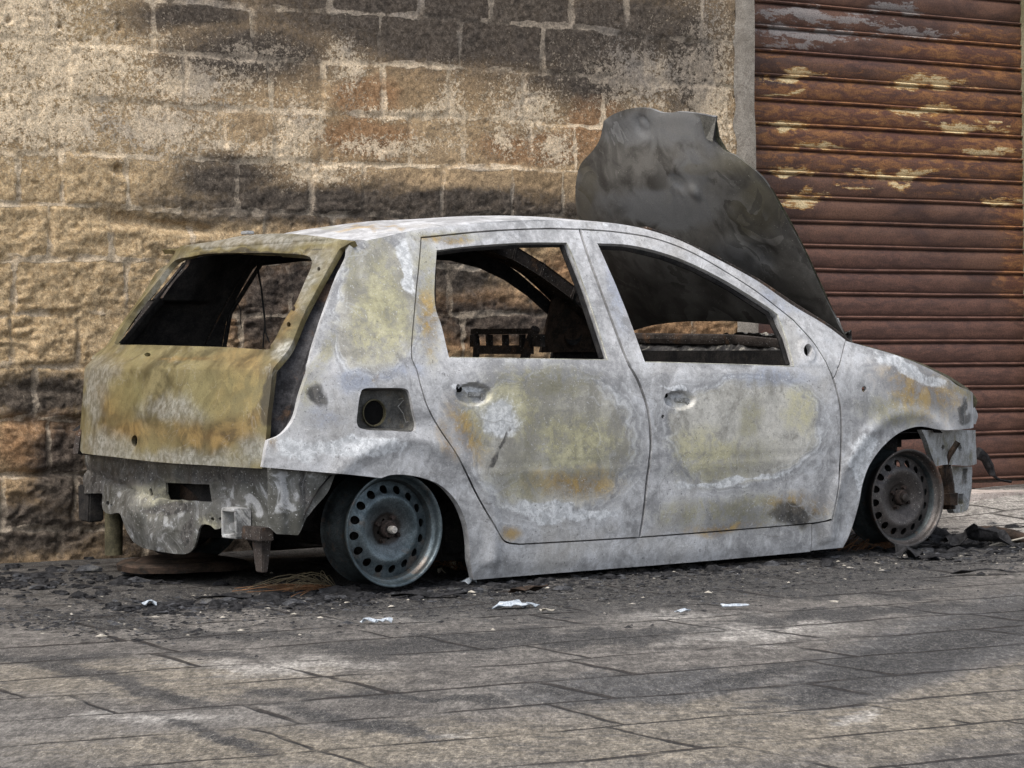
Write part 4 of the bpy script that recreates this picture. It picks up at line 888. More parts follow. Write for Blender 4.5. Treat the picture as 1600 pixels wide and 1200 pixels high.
    h = t.math('ADD', t.math('MULTIPLY', n2, .4), t.math('MULTIPLY', n3, .5)); h = t.math('ADD', h, t.math('MULTIPLY', g1, .5)); h = t.math('SUBTRACT', h, t.math('MULTIPLY', joint, 2.2))
    h = t.math('ADD', h, t.math('MULTIPLY', tone, .3))
    return t.done(col, .8, 0, h, .009, .9, spec=.3)
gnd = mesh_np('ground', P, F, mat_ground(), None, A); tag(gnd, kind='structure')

# ------------------------------------------------------------------ stone wall
TC, _ = wall_hit(1151, 200); TC2, _ = wall_hit(1179, 200); 
t_ax = np.arange(-1.6, TC, .0085); z_ax = np.arange(-.12, 2.95, .0085)
TT, ZZ = np.meshgrid(t_ax, z_ax, indexing='ij')
RH = .2155; Z0 = .152
wx = TT + .02 * (fbm(TT * 3, ZZ * 3, 3, 51) - .5); wz = ZZ + .034 * (fbm(TT * 2.6, ZZ * 5, 4, 52) - .5) * 1.2 + .004 * np.sin(TT * 2)
row = np.floor((wz - Z0) / RH).astype(int)
JP = {9: [80, 245, 400, 597, 720, 850, 1010], 8: [110, 292, 425, 507, 600, 703, 820, 945, 1060], 7: [60, 190, 265, 352, 432, 500, 640, 725, 830, 900, 1010], 6: [30, 98, 200, 372, 486, 568, 690, 800, 880],
      5: [75, 172, 300, 415, 520, 640, 760, 880], 4: [22, 195, 330, 450, 570, 700, 830], 3: [120, 250, 372, 480, 600, 720, 860], 2: [50, 170, 300, 420, 560, 700], 1: [70, 200, 330], 0: [110, 260]}
dist = np.full(TT.shape, 9.0); tone = np.zeros(TT.shape); off = np.zeros(TT.shape)
rr = np.random.default_rng(3)
for r in range(-2, 14):
    m = row == r
    if not m.any(): continue
    js = [wall_hit(u, 300)[0] for u in JP.get(r, [])] 
    js = sorted(js); x = js[0] if js else 0.
    while x > -1.9: x -= rr.uniform(.28, .5); js.append(x)
    x = max(js)
    while x < 5.5: x += rr.uniform(.28, .5); js.append(x)
    js = np.array(sorted(js)); tt = wx[m] ; i = np.clip(np.searchsorted(js, tt), 1, len(js) - 1)
    dxx = np.minimum(tt - js[i - 1], js[i] - tt); zf = (wz[m] - Z0) / RH - r; dzz = np.minimum(zf, 1 - zf) * RH
    dist[m] = np.minimum(np.abs(dxx), dzz); h = rr.random(len(js) + 1); h2 = rr.random(len(js) + 1)
    tone[m] = h[i]; off[m] = h2[i]
n1 = fbm(TT * 4, ZZ * 4, 5, 61); n2 = fbm(TT * 16, ZZ * 20, 4, 62); n3 = fbm(TT * 45, ZZ * 45, 3, 63)
rough = 1 - sstep(1.25, 1.75, ZZ + .25 * (n1 - .5) + .10 * np.clip(TT - 1.5, -2, 2) * 0)      # the lower courses are eroded
jw = .006 + .009 * fbm(TT * 5, ZZ * 5, 2, 64); jd = sstep(jw * .4, jw * 1.5, dist + .012 * (n2 - .5))
H = .008 * off + .009 * (n1 - .5) + .006 * (n2 - .5) + .003 * (n3 - .5)
H += rough * (.022 * (fbm(TT * 4 + 7, ZZ * 7, 6, 65, .6) - .5) + .024 * (fbm(TT * 18, ZZ * 28, 5, 66, .62) - .5))
ridge = 1 - np.abs(fbm(TT * 3.5, ZZ * 9, 4, 67) * 2 - 1); H -= rough * .012 * sstep(.90, .99, ridge) * sstep(.5, .6, n1)
edge_round = (1 - sstep(0, .03, dist)) * .004 * rough * sstep(.4, .6, fbm(TT * 3, ZZ * 3, 3, 69))
jk = sstep(.44, .62, fbm(TT * 4 + 3, ZZ * 6, 4, 70)); jq = 1 - (1 - jd) * (.15 + .6 * jk); H = H * jq + (1 - jq) * (-.002 - .010 * rough * jk + .008 * (n2 - .5)) - edge_round
pit = sstep(.70, .78, fbm(TT * 30, ZZ * 36, 2, 68)); H -= .008 * pit * (.4 + .6 * rough)
# a few deep put-log holes
for (u, v, r_) in [(13, 32, .010), (94, 41, .008), (186, 43, .010), (1078, 66, .02), (184, 262, .012)]:
    a, b = wall_hit(u, v); H -= .03 * np.exp(-((TT - a) ** 2 + (ZZ - b) ** 2) / r_ ** 2)
# large flaked hollows seen in the photo
for (u, v, rx, rz, d_) in [(190, 345, .10, .03, .03), (280, 352, .16, .022, .035), (70, 610, .14, .02, .02), (60, 740, .2, .03, .02), (190, 268, .05, .02, .02), (30, 660, .16, .02, .015)]:
    a, b = wall_hit(u, v); H -= d_ * np.exp(-((TT - a) / rx) ** 2 - ((ZZ - b + .3 * (TT - a) * .3 + .02 * (n1 - .5)) / rz) ** 2)
PW = WP + TT[..., None] * WT + H[..., None] * WN; PW[..., 2] = ZZ
Pw = PW.reshape(-1, 3); u, v = proj(Pw)
WPs = [('pale', 90, 100, 200, 90), ('pale', 60, 190, 170, 70), ('pale', 300, 130, 140, 50), ('pale', 465, 200, 46, 55), ('pale', 440, 235, 70, 34), ('pale', 490, 270, 80, 24), ('pale', 640, 175, 130, 12), ('pale', 350, 230, 60, 20), ('pale', 790, 220, 28, 26), ('pale', 250, 200, 120, 60), ('pale', 540, 100, 36, 50), ('pale', 820, 170, 70, 50), ('pale', 700, 165, 24, 50),
       ('pale', 870, 230, 40, 30), ('pale', 1000, 120, 110, 60), ('pale', 1110, 160, 50, 200), ('pale', 400, 90, 80, 30), ('pale', 600, 230, 120, 20), ('pale', 1090, 110, 70, 60),
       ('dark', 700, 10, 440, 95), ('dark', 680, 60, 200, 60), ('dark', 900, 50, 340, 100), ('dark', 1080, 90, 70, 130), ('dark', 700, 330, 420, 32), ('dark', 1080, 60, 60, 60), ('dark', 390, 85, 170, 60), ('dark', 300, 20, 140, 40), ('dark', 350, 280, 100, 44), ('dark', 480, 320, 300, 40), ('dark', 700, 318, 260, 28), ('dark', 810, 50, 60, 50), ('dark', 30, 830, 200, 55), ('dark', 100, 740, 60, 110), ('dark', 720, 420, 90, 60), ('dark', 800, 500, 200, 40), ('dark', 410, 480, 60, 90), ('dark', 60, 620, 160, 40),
       ('dark', 930, 120, 140, 60), ('dark', 600, 850, 600, 70), ('dark', 330, 850, 220, 60), ('dark', 600, 800, 500, 50), ('dark', 450, 450, 90, 60),  # wide low patches paint the shade seen under the car into the wall foot
       ('ochre', 570, 150, 70, 40), ('ochre', 570, 215, 90, 36), ('ochre', 420, 470, 110, 90), ('ochre', 1050, 515, 120, 30), ('ochre', 60, 690, 90, 60), ('ochre', 850, 230, 120, 30), ('ochre', 900, 440, 90, 60), ('ochre', 760, 500, 120, 60), ('ochre', 940, 190, 60, 60),
       ('yellow', 90, 450, 440, 320), ('yellow', 60, 60, 200, 200), ('pale', 20, 20, 160, 120), ('yellow', 240, 330, 160, 60), ('yellow', 120, 300, 200, 60)]
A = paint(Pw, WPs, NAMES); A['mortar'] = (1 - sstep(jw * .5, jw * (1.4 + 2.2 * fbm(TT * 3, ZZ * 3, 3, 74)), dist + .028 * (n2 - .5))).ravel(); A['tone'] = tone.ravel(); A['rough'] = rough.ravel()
def mat_wall():
    t = NT('tufa_stone'); n1 = t.noise(2.5, 6, .6, .4); n2 = t.noise(11, 6, .66, .8); n3 = t.noise(48, 5, .7, .3); n4 = t.noise(150, 4, .7)
    wob = t.math('ADD', t.math('MULTIPLY', t.math('SUBTRACT', n2, .5), 1.3), t.math('MULTIPLY', t.math('SUBTRACT', n3, .5), 1.7))
    b1 = t.mix(t.attr('tone'), (.38, .262, .148), (.48, .345, .205)); b2 = t.mix(t.attr('tone'), (.275, .195, .115), (.36, .26, .158))
    col = t.mix(t.sm(n2, .36, .62), b2, b1)
    a = t.math('ADD', t.attr('yellow'), t.math('MULTIPLY', wob, .35)); col = t.mix(t.sm(a, -.1, .5, 0, .8), col, t.mix(t.sm(n3, .38, .6), (.34, .24, .13), (.56, .425, .26)))
    a = t.math('ADD', t.attr('ochre'), t.math('MULTIPLY', wob, .35)); col = t.mix(t.sm(a, -.1, .4, 0, .75), col, t.mix(t.sm(n3, .38, .6), (.22, .115, .055), (.37, .215, .115)))
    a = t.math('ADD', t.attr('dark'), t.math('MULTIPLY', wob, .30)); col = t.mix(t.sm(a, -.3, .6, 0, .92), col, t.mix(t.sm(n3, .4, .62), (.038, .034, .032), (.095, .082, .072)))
    # lime flecks left on the face
    fl = t.math('ADD', t.math('MULTIPLY', t.math('SUBTRACT', t.noise(85, 4, .66, .8), .5), 2.4), t.math('MULTIPLY', t.attr('pale'), .24)); fl = t.math('ADD', fl, t.math('MULTIPLY', t.math('SUBTRACT', n2, .5), .8))
    fl = t.math('SUBTRACT', fl, t.math('MULTIPLY', t.attr('rough'), .13)); fm = t.sm(fl, .13, .21)
    pc = t.mix(t.sm(n4, .4, .6), (.60, .47, .32), (.82, .69, .51)); pc = t.mix(t.sm(n1, .5, .7), pc, (.42, .37, .31))
    mo = t.math('ADD', t.attr('mortar'), t.math('MULTIPLY', wob, .35)); mm = t.math('MULTIPLY', t.sm(mo, .55, .85), t.sm(t.noise(7, 4), .42, .54, .1, 1.))
    fm = t.math('MAXIMUM', t.math('MULTIPLY', fm, .8), t.math('MULTIPLY', mm, .75))
    pa = t.math('ADD', t.attr('pale'), t.math('MULTIPLY', wob, .75)); fm = t.math('MAXIMUM', fm, t.math('MULTIPLY', t.sm(t.math('ADD', pa, t.math('MULTIPLY', t.math('SUBTRACT', n3, .5), 2.6)), .35, .6), .8))
    dk = t.math('ADD', t.attr('dark'), t.math('MULTIPLY', wob, .2)); pc = t.mix(t.sm(dk, -.1, .7, 0, .7), pc, (.17, .15, .135))
    pc = t.mix(t.math('MULTIPLY', t.attr('rough'), .6), pc, (.33, .28, .22))
    col = t.mix(fm, col, pc)
    col = t.mix(t.math('MULTIPLY', t.sm(t.math('ADD', t.math('MULTIPLY', n4, .6), t.math('MULTIPLY', n3, .4)), .56, .66), .75), col, (.055, .038, .025))
    col = t.grain(col, t.noise(190, 5, .85), .36, .62, .62, 1.3); col = t.grain(col, t.noise(60, 5, .75, .3, t.map(loc=(3, 3, 3))), .36, .62, .72, 1.18)
    h = t.math('ADD', t.math('MULTIPLY', n3, .6), t.math('MULTIPLY', n4, .35)); h = t.math('ADD', h, t.math('MULTIPLY', fm, .5))
    return t.done(col, .93, 0, h, .0075, .85, spec=.15)
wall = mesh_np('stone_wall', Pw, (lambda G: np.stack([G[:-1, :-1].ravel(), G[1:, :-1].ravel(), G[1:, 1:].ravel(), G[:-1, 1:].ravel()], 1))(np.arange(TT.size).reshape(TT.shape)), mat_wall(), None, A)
tag(wall, 'weathered tan stone block wall behind the burnt car, sooted in places', 'wall')
# plastered edge (jamb) of the wall, and depth behind
def wl(t, n, z): p = WP + WT * t + WN * n; return Vector((p[0], p[1], z))
bm = bmesh.new(); zs = np.linspace(-.1, 2.95, 140); rows = []
for zz in zs:
    e = .006 * (vnoise(zz * 9, 1, 5) - .5) + .012 * (vnoise(zz * 2.5, 4, 5) - .5)
    pts = [(TC - .015 + .03 * (vnoise(zz * 12, 7, 9) - .5), .008), (TC + .02, .014), ((TC + TC2) / 2 + .02, .016), (TC2 - .006 + e, .014), (TC2 + e, .006), (TC2 + e, -.10), (TC2 + .004, -.32)]
    rows.append([bm.verts.new(wl(a, b, zz)) for a, b in pts])
for i in range(len(rows) - 1):
    for k in range(6): bm.faces.new((rows[i][k], rows[i][k + 1], rows[i + 1][k + 1], rows[i + 1][k]))
bm_obj('plaster_edge', bm, simple('plaster_jamb', (.20, .175, .145), (.30, .27, .23), 9, .9, 0, .004, (.13, .10, .08), .5), wall)
bm = bmesh.new(); c = wl((TC2 - 1.6) / 2, -.19, 1.4); box(bm, c, (TC2 + 1.6, .30, 3.08), Matrix.Rotation(WA, 3, 'Z')); bm_obj('wall_core', bm, simple('rough_core', (.15, .11, .07), (.22, .16, .1)), wall)

# ------------------------------------------------------------------ roller shutter
SN = -.10
TS0 = TC2 - .05; TS1, _ = wall_hit(1603, 200, SN + .03); zb = .150
tpitch = None
za = wall_hit(1180, 35, SN)[1]; zc = wall_hit(1180, 319, SN)[1]; PIT = (za - zc) / (7.47)   # slat pitch from two seams in the photo
def slat_profile(s):      # s in 0..1 from the top of a slat down; returns outward offset
    return None
prof = []
k0 = za
zt_ = za + PIT * 6
nz = int((zt_ - zb) / PIT) + 1
ss = [0, .03, .05, .07, .10, .13, .16, .19, .22, .24, .27, .35, .5, .65, .8, .92, .97]
oo = [-.004, -.006, .004, .009, .011, .009, .004, -.008, -.009, -.001, .003, .006, .008, .007, .004, .001, -.002]
zl = []; ol = []
for i in range(nz):
    for s, o in zip(ss, oo): zl.append(zt_ - (i + s) * PIT); ol.append(o)
zl = np.array(zl); ol = np.array(ol); k = zl > zb; zl = zl[k]; ol = ol[k]
tl = np.arange(TS0, TS1 + .02, .02); TT, I = np.meshgrid(tl, np.arange(len(zl)), indexing='ij'); ZZ = zl[I]; OO = ol[I] + .005 * (fbm(TT * 1.5, ZZ * 6, 3, 71) - .5) + .002 * (fbm(TT * 8, ZZ * 20, 2, 72) - .5)
OO = OO + .02 * sstep(.30, .15, ZZ) * (fbm(TT * 6, ZZ * 6, 3, 73) - .3)
PS = WP + TT[..., None] * WT + (OO + SN)[..., None] * WN; PS[..., 2] = ZZ + .004 * (vnoise(TT * 2, np.floor((zt_ - ZZ) / PIT) * 7.3, 8) - .5)
Ps = PS.reshape(-1, 3)
SP = [('pale', 1235, 118, 70, 12), ('pale', 1450, 132, 90, 12, 3), ('pale', 1440, 172, 80, 12), ('pale', 1225, 145, 60, 5), ('pale', 1220, 195, 55, 13), ('pale', 1500, 200, 110, 8, 3), ('pale', 1290, 228, 70, 7), ('pale', 1560, 235, 90, 6), ('pale', 1400, 268, 120, 7), ('pale', 1240, 272, 50, 10), ('pale', 1245, 310, 55, 14), ('pale', 1560, 315, 50, 10), ('pale', 1400, 282, 40, 9), ('pale', 1330, 290, 60, 5), ('pale', 1550, 190, 80, 4),
      ('grey', 1270, 25, 170, 14, 4), ('grey', 1260, 50, 160, 16, 4), ('grey', 1400, 15, 60, 12), ('grey', 1250, 75, 80, 12), ('grey', 1420, 50, 100, 12),
      ('ochre', 1400, 200, 420, 110, 4), ('ochre', 1500, 90, 160, 60), ('ochre', 1590, 330, 50, 60), ('ochre', 1240, 85, 80, 14), ('ochre', 1590, 430, 30, 80), ('dark', 1300, 480, 300, 140), ('dark', 1500, 600, 300, 200), ('dark', 1340, 90, 160, 16, 4)]
A = paint(Ps, SP, NAMES)
g = (zt_ - ZZ) / PIT; fr_ = g - np.floor(g); A['groove'] = (np.exp(-((fr_ - .02) / .03) ** 2) + np.exp(-((fr_ - .205) / .03) ** 2) + np.exp(-((fr_ - 1.0) / .03) ** 2)).ravel(); A['slat'] = np.floor(g).ravel()
def mat_shutter():
    t = NT('rusty_shutter'); X = t.map((1, 1, 1), (0, 0, -WA)); xs, ys, zs_ = t.sep(X); sl = t.attr('slat')
    vv = t.comb(t.math('ADD', xs, t.math('MULTIPLY', sl, 3.7)), 0., zs_)
    def nn(sx, sz, sc, det=5, ro=.6, di=.5): m = t.map((sx, 1, sz), vec=vv); return t.noise(sc, det, ro, di, m)
    n1 = nn(1, 2.5, 3); n2 = nn(1, 3.5, 9, 6, .66, .8); n3 = nn(1, 2, 40, 5, .7); n4 = t.noise(160, 3, .6)
    col = t.mix(t.sm(n1, .38, .62), (.070, .035, .026), (.150, .075, .048))
    wob = t.math('ADD', t.math('MULTIPLY', t.math('SUBTRACT', n2, .5), 1.8), t.math('MULTIPLY', t.math('SUBTRACT', n3, .5), .8))
    a = t.math('ADD', t.attr('ochre'), t.math('MULTIPLY', wob, .9)); col = t.mix(t.sm(a, .05, .6, 0, .85), col, t.mix(t.sm(n2, .42, .62), (.115, .045, .028), (.30, .135, .05)))
    a = t.math('ADD', t.attr('dark'), t.math('MULTIPLY', wob, .3)); col = t.mix(t.sm(a, 0, .5, 0, .75), col, t.mix(t.sm(n2, .4, .6), (.082, .040, .032), (.155, .076, .056)))
    a = t.math('ADD', t.attr('grey'), t.math('MULTIPLY', wob, 1.3)); col = t.mix(t.sm(a, .35, .6, 0, .7), col, (.30, .28, .27))
    a = t.math('ADD', t.attr('pale'), t.math('MULTIPLY', wob, 1.1)); a = t.math('SUBTRACT', a, .24); col = t.mix(t.sm(a, .0, .16, 0, .8), col, (.40, .20, .05)); a = t.math('ADD', a, t.math('MULTIPLY', t.math('SUBTRACT', nn(.8, 12, 16, 5, .75, .3), .5), 2.6)); col = t.mix(t.sm(a, .15, .45, 0, .95), col, (.66, .53, .31))
    sc = t.sm(nn(.6, 14, 16, 4, .7, .2), .63, .70); col = t.mix(t.math('MULTIPLY', sc, t.sm(t.attr('ochre'), -.2, .3, 0, .8)), col, (.46, .28, .09))
    col = t.mix(t.math('MULTIPLY', t.attr('groove'), .55), col, (.03, .02, .018))
    col = t.grain(col, n4, .36, .62, .75, 1.2)
    return t.done(col, t.sm(n2, .35, .65, .5, .75), .15, t.math('ADD', t.math('MULTIPLY', n3, .5), t.math('MULTIPLY', n4, .3)), .0025, .7)
shut = bpy.data.objects.new('roller_shutter', None); COL.objects.link(shut); tag(shut, 'rusty brown ribbed roller shutter with flaking cream paint, right of the stone wall', 'shutter')
shut.location = wl((TS0 + TS1) / 2, SN, zb)
bpy.context.view_layer.update()
def child_keep(o, p): o.parent = p; o.matrix_parent_inverse = p.matrix_world.inverted(); return o
Gs = np.arange(TT.size).reshape(TT.shape)
child_keep(mesh_np('slat_curtain', Ps, np.stack([Gs[:-1, :-1].ravel(), Gs[:-1, 1:].ravel(), Gs[1:, 1:].ravel(), Gs[1:, :-1].ravel()], 1), mat_shutter(), None, A, None, True, 50), shut)
bm = bmesh.new(); box(bm, wl((TS0 + TS1) / 2, SN - .01, zb + .02), (TS1 - TS0, .03, .045), Matrix.Rotation(WA, 3, 'Z'), .003); noisy(bm, .004, 3); child_keep(bm_obj('bottom_bar', bm, M['brownrust']), shut)
bm = bmesh.new(); box(bm, wl(TS1 + .012, SN + .03, 1.4), (.03, .07, 2.9), Matrix.Rotation(WA, 3, 'Z'), .003); child_keep(bm_obj('guide_rail', bm, simple('guide_olive', (.12, .11, .06), (.22, .2, .13))), shut)
# stone pillar on the far side of the shutter
bm = bmesh.new()
box(bm, wl(TS1 + .53, -.12, 1.4), (1.0, .32, 3.08), Matrix.Rotation(WA, 3, 'Z'), .01)
bmesh.ops.subdivide_edges(bm, edges=list(bm.edges), cuts=12, use_grid_fill=True); noisy(bm, .008, 7)
tag(bm_obj('stone_pillar', bm, simple('pillar_stone', (.22, .17, .11), (.36, .29, .2), 8, .9, 0, .006)), 'narrow sliver of tan stone pillar at the right edge beyond the shutter', 'pillar')
# threshold slab in front of the shutter
bm = bmesh.new(); box(bm, wl((TS0 + TS1) / 2, .06, zb - .055), (TS1 - TS0 + .3, .42, .10), Matrix.Rotation(WA, 3, 'Z'), .006); bmesh.ops.subdivide_edges(bm, edges=list(bm.edges), cuts=3, use_grid_fill=True); noisy(bm, .003, 5)
tag(bm_obj('threshold_slab', bm, simple('threshold_stone', (.34, .29, .26), (.50, .44, .40), 7, .85, 0, .004, (.12, .11, .1), .7)), 'pale stone threshold slab lying under the rusty shutter', 'threshold')

# ------------------------------------------------------------------ debris
def gpt(u, v, dz=0.): p = ground_hit(u, v); return Vector((p[0], p[1], p[2] + dz))
def thing_at(name, bm, mat, loc, label, cat, group=None, smooth=True):
    group = group or {'tyre wire': 'steel wires left from the burnt tyres', 'scrap': 'pale scraps scattered on the paving', 'flake': 'flakes scattered by the rear wheel', 'char heap': 'heaps of char at both ends of the car'}.get(cat)
    o = bm_obj(name, bm, mat, None, smooth, 50); o.location = loc; return tag(o, label, cat, group)
def flake_bm(sx, sy, h=.01, n=9, curl=.3, seed=0):
    rd_ = random.Random(seed); bm = bmesh.new(); c = bm.verts.new((0, 0, h)); R = []; R2 = []
    for k in range(n):
        a = 2 * math.pi * k / n; r = rd_.uniform(.6, 1.1); R.append(bm.verts.new((sx * r * math.cos(a), sy * r * math.sin(a), h * (.3 + curl * rd_.uniform(-1, 2.2)))))
    for k in range(n): bm.faces.new((c, R[k], R[(k + 1) % n]))
    bmesh.ops.subdivide_edges(bm, edges=list(bm.edges), cuts=2, use_grid_fill=True); noisy(bm, min(sx, sy) * .25, 18 / max(sx * 10, .2), seed)
    bmesh.ops.solidify(bm, geom=list(bm.faces), thickness=.0025); return bm
items = [(235, 948, .028, .02, .02, 'flakeblue', 'pale blue scrap lying on the paving left of the car', 'scrap'), (578, 974, .035, .014, .012, 'flakeblue', 'left of two bluish torn strips on the paving below the rear wheel', 'scrap'), (600, 974, .028, .012, .012, 'flakeblue', 'right of two bluish torn strips on the paving below the rear wheel', 'scrap'),
         (598, 912, .03, .014, .018, 'flake', 'cream flake resting against the foot of the rear rim', 'flake'), (690, 897, .02, .012, .02, 'flake', 'cream chip just right of the rear rim', 'flake'), (708, 891, .018, .014, .03, 'flake', 'taller cream chip inside the rear wheel arch', 'flake'), (733, 915, .034, .02, .025, 'flakeblue', 'folded white scrap below the rear end of the sill', 'scrap'),
         (800, 951, .06, .03, .02, 'flakeblue', 'largest crumpled white ash sheet on the paving below the rear door', 'ash sheet'), (826, 949, .035, .02, .012, 'flakeblue', 'small white ash piece touching the crumpled ash sheet', 'ash piece'), (855, 957, .03, .018, .01, 'flake', 'flat pale flake right of the crumpled ash sheet', 'flake'),
         (825, 927, .08, .03, .022, 'brownrust', 'curled brown burnt flake below the rear door', 'flake'), (1465, 875, .10, .03, .02, 'char', 'flat black char piece in front of the front wheel', 'char piece'), (1418, 874, .06, .045, .05, 'char', 'black charred lump on the paving below the front wheel', 'char lump'),
         (1540, 897, .14, .03, .015, 'char', 'thin black char sheet at the right edge of the paving', 'char sheet'), (350, 936, .11, .025, .012, 'char', 'flat black strip on the paving below the rear bumper mount', 'char strip'), (680, 933, .16, .03, .014, 'char', 'long black strip on the paving under the rear rim', 'char strip'), (1065, 958, .03, .01, .01, 'flakeblue', 'tiny white scrap on the paving below the front door', 'scrap'), (1145, 950, .05, .014, .01, 'flakeblue', 'white sliver on the paving in the pale gritty patch', 'scrap')]
for i, (u, v, sx, sy, h, mt_, lab, cat) in enumerate(items):
    thing_at(cat.replace(' ', '_'), flake_bm(sx, sy, h, 11, .4, i + 3), M[mt_], gpt(u, v, .003), lab, cat)
# charred sheet and plank by the wall at the left
bm = flake_bm(.22, .09, .05, 15, .5, 91); noisy(bm, .02, 14); o = thing_at('charred_sheet', bm, M['chargrey'], gpt(85, 862, .02), 'grey charred crumpled sheet at the wall foot left of the car', 'charred sheet'); o.rotation_euler = (.35, -.1, .5)
bm = bmesh.new(); box(bm, (0, 0, 0), (.24, .05, .018), None, .003, None); noisy(bm, .008, 10); o = thing_at('wood_piece', bm, M['wood'], gpt(130, 857, .04), 'pale scorched wood piece lying beside the charred sheet', 'wood piece'); o.rotation_euler = (0, -.18, .75)
bm = flake_bm(.22, .1, .06, 17, .6, 17); noisy(bm, .03, 20); noisy(bm, .012, 60); o = thing_at('char_heap', bm, M['char'], gpt(150, 845, .03), 'dark heap of char between the wall and the rear bumper', 'char heap')
bm = bmesh.new(); tube(bm, [(-1.0, 0, .01), (-.5, .01, .012), (0, 0, .016), (.4, .03, .03), (.7, .1, .02)], .006, 6); o = thing_at('steel_rod', bm, M['brownrust'], gpt(70, 873, .004), 'long thin rusty rod on the ground at the wall foot, far left', 'rod'); o.rotation_euler = (0, 0, .45)
# spare wheel fallen under its well
bm = bmesh.new(); lathe(bm, [(.0005, .03), (.06, .03), (.10, .05), (.15, .045), (.175, .03), (.185, .035), (.23, .03), (.245, .02), (.24, .0)], 48); bmesh.ops.rotate(bm, cent=(0, 0, 0), matrix=Matrix.Rotation(math.pi / 2, 3, 'X'), verts=bm.verts); noisy(bm, .01, 6)
thing_at('spare_wheel', bm, M['brownrust'], Vector(toW(np.array([-.24, 1.10, .0]))) + Vector((0, 0, .004)), 'rusty spare wheel lying flat under the rear of the car', 'spare wheel')
# steel tyre cords
def cords(name, loc, n, spread, hgt, r, mat, seed, label, aim=0.):
    rd_ = random.Random(seed); bm = bmesh.new()
    for k in range(n):
        a = aim + rd_.uniform(-1.2, 1.2); L = spread * rd_.uniform(.5, 1.2); h = hgt * rd_.uniform(.2, 1); x0 = rd_.uniform(-.03, .03); y0 = rd_.uniform(-.03, .03); b = rd_.uniform(-.4, .4)
        tube(bm, [(x0 + L * s * math.cos(a + b * s), y0 + L * s * math.sin(a + b * s), h * math.sin(min(s * 3.3, 3.14)) + .004) for s in np.linspace(0, 1, 7)], r, 4)
    return thing_at(name, bm, mat, loc, label, 'tyre wire')
cords('tyre_wire', gpt(515, 918), 26, .24, .05, .0013, M['cordpale'], 1, 'springy straw-coloured tyre wires left of the rear rim', math.pi)
cords('tyre_wire', gpt(520, 922), 24, .28, .015, .0014, M['cord'], 2, 'flat rusty orange tyre wires below the straw-coloured ones, left of the rear rim', math.pi)
cords('tyre_wire', gpt(1395, 862), 30, .22, .10, .0012, M['cord'], 3, 'orange tyre wires between sill end and front rim', 2.4)
cords('tyre_wire', gpt(1360, 855), 26, .16, .12, .0011, M['cordpale'], 4, 'pale brown tyre wires in the shadow behind the front rim', 2.0)
cords('tyre_wire', gpt(722, 893), 26, .18, .10, .0010, M['cord'], 5, 'dark tangled tyre wires inside the rear wheel arch, right of the rim', 2.2)
# scrap at right: metal can piece with wire, black peel by shutter
bm = bmesh.new(); tube(bm, [(-.10, 0, .05), (-.03, 0, .055), (.05, .01, .045), (.11, .02, .03)], .036, 12, taper=.55); noisy(bm, .012, 14); thing_at('metal_scrap', bm, M['brownrust'], gpt(1565, 853), 'brown crushed metal canister right of the front wheel', 'scrap')
bm = bmesh.new(); tube(bm, [(-.10, 0, .06), (-.02, -.03, .03), (.0, -.04, .01), (.05, -.06, .02), (.02, -.08, .03), (-.03, -.06, .012)], .004, 6); tube(bm, [(.02, -.03, .02), (.16, -.02, .05)], .004, 6); thing_at('bent_wire', bm, M['flake'], gpt(1553, 856), 'pale bent wire in front of the brown canister', 'wire')
bm = bmesh.new(); pq = [wl(*[(lambda h: (h[0], .0, h[1]))(wall_hit(u, v, .0))][0]) for u, v in [(1527, 708), (1538, 716), (1547, 730), (1551, 742), (1562, 750), (1580, 752)]]; o0 = pq[-2]
for wdt, k in ((.030, slice(0, 4)), (.012, slice(2, 6))): tube(bm, [p - o0 for p in pq[k]], wdt, 7, taper=.6)
noisy(bm, .014, 22, 3); thing_at('burnt_peel', bm, M['char'], o0, 'black curled peel hanging at the foot of the shutter', 'burnt peel')
bm = flake_bm(.24, .10, .05, 19, .7, 60); noisy(bm, .03, 22); noisy(bm, .012, 60); thing_at('char_heap', bm, M['char'], gpt(1500, 858, .01), 'low heap of black char right of the front rim', 'char heap')
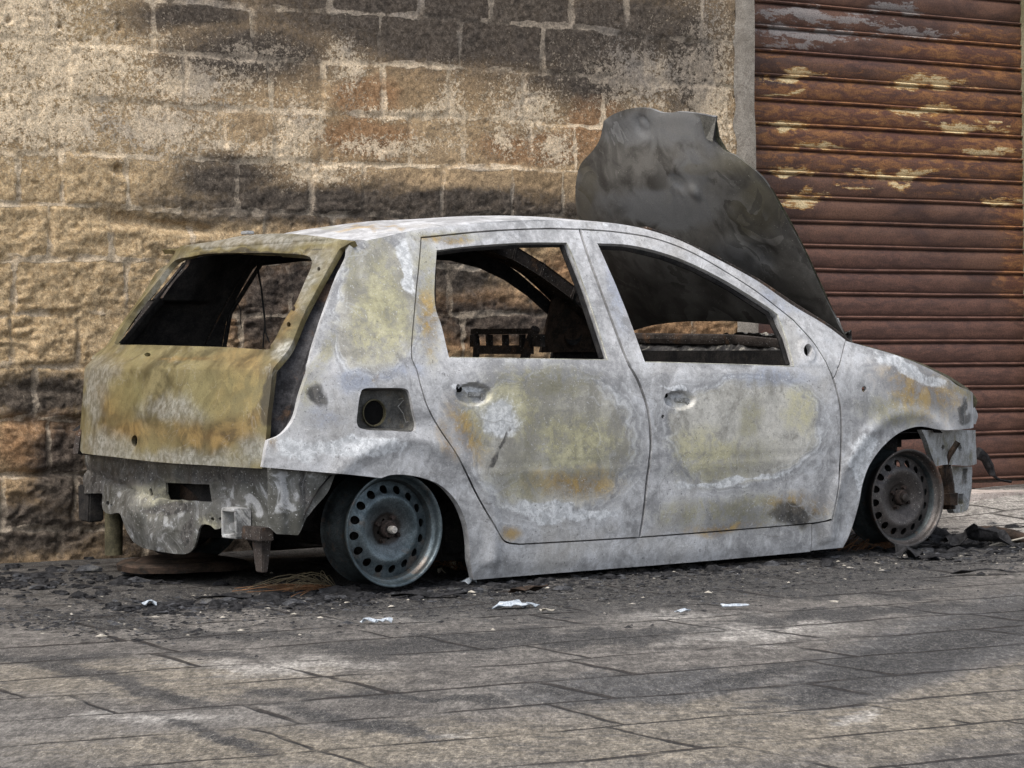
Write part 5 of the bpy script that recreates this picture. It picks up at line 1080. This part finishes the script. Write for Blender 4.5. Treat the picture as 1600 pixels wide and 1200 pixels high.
# loose ash and flakes: nobody could count them
N = 14000; V = []; F = []; mi = []
lxs = RNG.uniform(-1.5, 4.2, N * 3); lys = RNG.normal(-.25, .8, N * 3)
keep = []
for x, y in zip(lxs, lys):
    dn = math.exp(-((y + .05) / .75) ** 2) * (.35 + .65 * vnoise(x * 2.5, y * 4, 9))
    if RNG.random() < dn * 1.1: keep.append((x, y))
    if len(keep) >= N: break
for (x, y) in keep:
    p = toW(np.array([x, y, 0.]))
    if wallT(p)[1] < .02: continue
    zg = float(ground_z(p)) + .001 + .010 * 0; s = RNG.lognormal(-5.9, .55); s = min(s, .012); b = len(V); n = int(RNG.integers(4, 7)); a0 = RNG.uniform(0, 6.28); st = RNG.uniform(1, 2.6)
    for k in range(n):
        a = a0 + 2 * math.pi * k / n; rr_ = s * RNG.uniform(.6, 1.2); V.append((p[0] + rr_ * st * math.cos(a), p[1] + rr_ * math.sin(a), zg + s * RNG.uniform(0, .5)))
    V.append((p[0], p[1], zg + s * RNG.uniform(.4, 1.1)))
    q = RNG.random(); m_ = 0 if q < .66 else (1 if q < .965 else 2); s = s * (.6 if m_ == 2 else 1)
    for k in range(n): F.append((b + k, b + (k + 1) % n, b + n)); mi.append(m_)
for i in range(2300):                                           # larger clinker and char lumps
    c = RNG.random()
    if c < .45: x, y = RNG.uniform(-1.0, 3.6), RNG.normal(.12, .12)
    elif c < .65: x, y = RNG.normal(.15, .35), RNG.normal(.05, .14)
    elif c < .80: x, y = RNG.normal(3.1, .4), RNG.normal(.1, .25)
    else: x, y = RNG.normal(-.85, .35), RNG.normal(1.3, .3)
    p = toW(np.array([x, y, 0.])); 
    if wallT(p)[1] < .03: continue
    zg = float(ground_z(p)) - .002; s = min(RNG.lognormal(-4.5, .45), .035); b = len(V); n = 6; a0 = RNG.uniform(0, 6.28); st = RNG.uniform(1, 2.)
    for lev, hh in ((1., 0.), (.75, .45)):
        for k in range(n):
            a = a0 + 2 * math.pi * k / n; rr_ = s * lev * RNG.uniform(.65, 1.25); V.append((p[0] + rr_ * st * math.cos(a), p[1] + rr_ * math.sin(a), zg + s * (hh + RNG.uniform(-.05, .2))))
    V.append((p[0] + s * RNG.uniform(-.3, .3), p[1], zg + s * RNG.uniform(.5, .9)))
    m_ = 0 if RNG.random() < .85 else 1
    for k in range(n):
        k2 = (k + 1) % n; F.append((b + k, b + k2, b + n + k2)); F.append((b + k, b + n + k2, b + n + k)); F.append((b + n + k, b + n + k2, b + 2 * n)); mi += [m_] * 3
tag(mesh_np('ash_debris', np.array(V), np.array(F), [M['char'], M['chargrey'], M['flake']], None, None, mi, False), 'loose black and pale ash flakes scattered on the paving around the car', 'ash', kind='stuff')
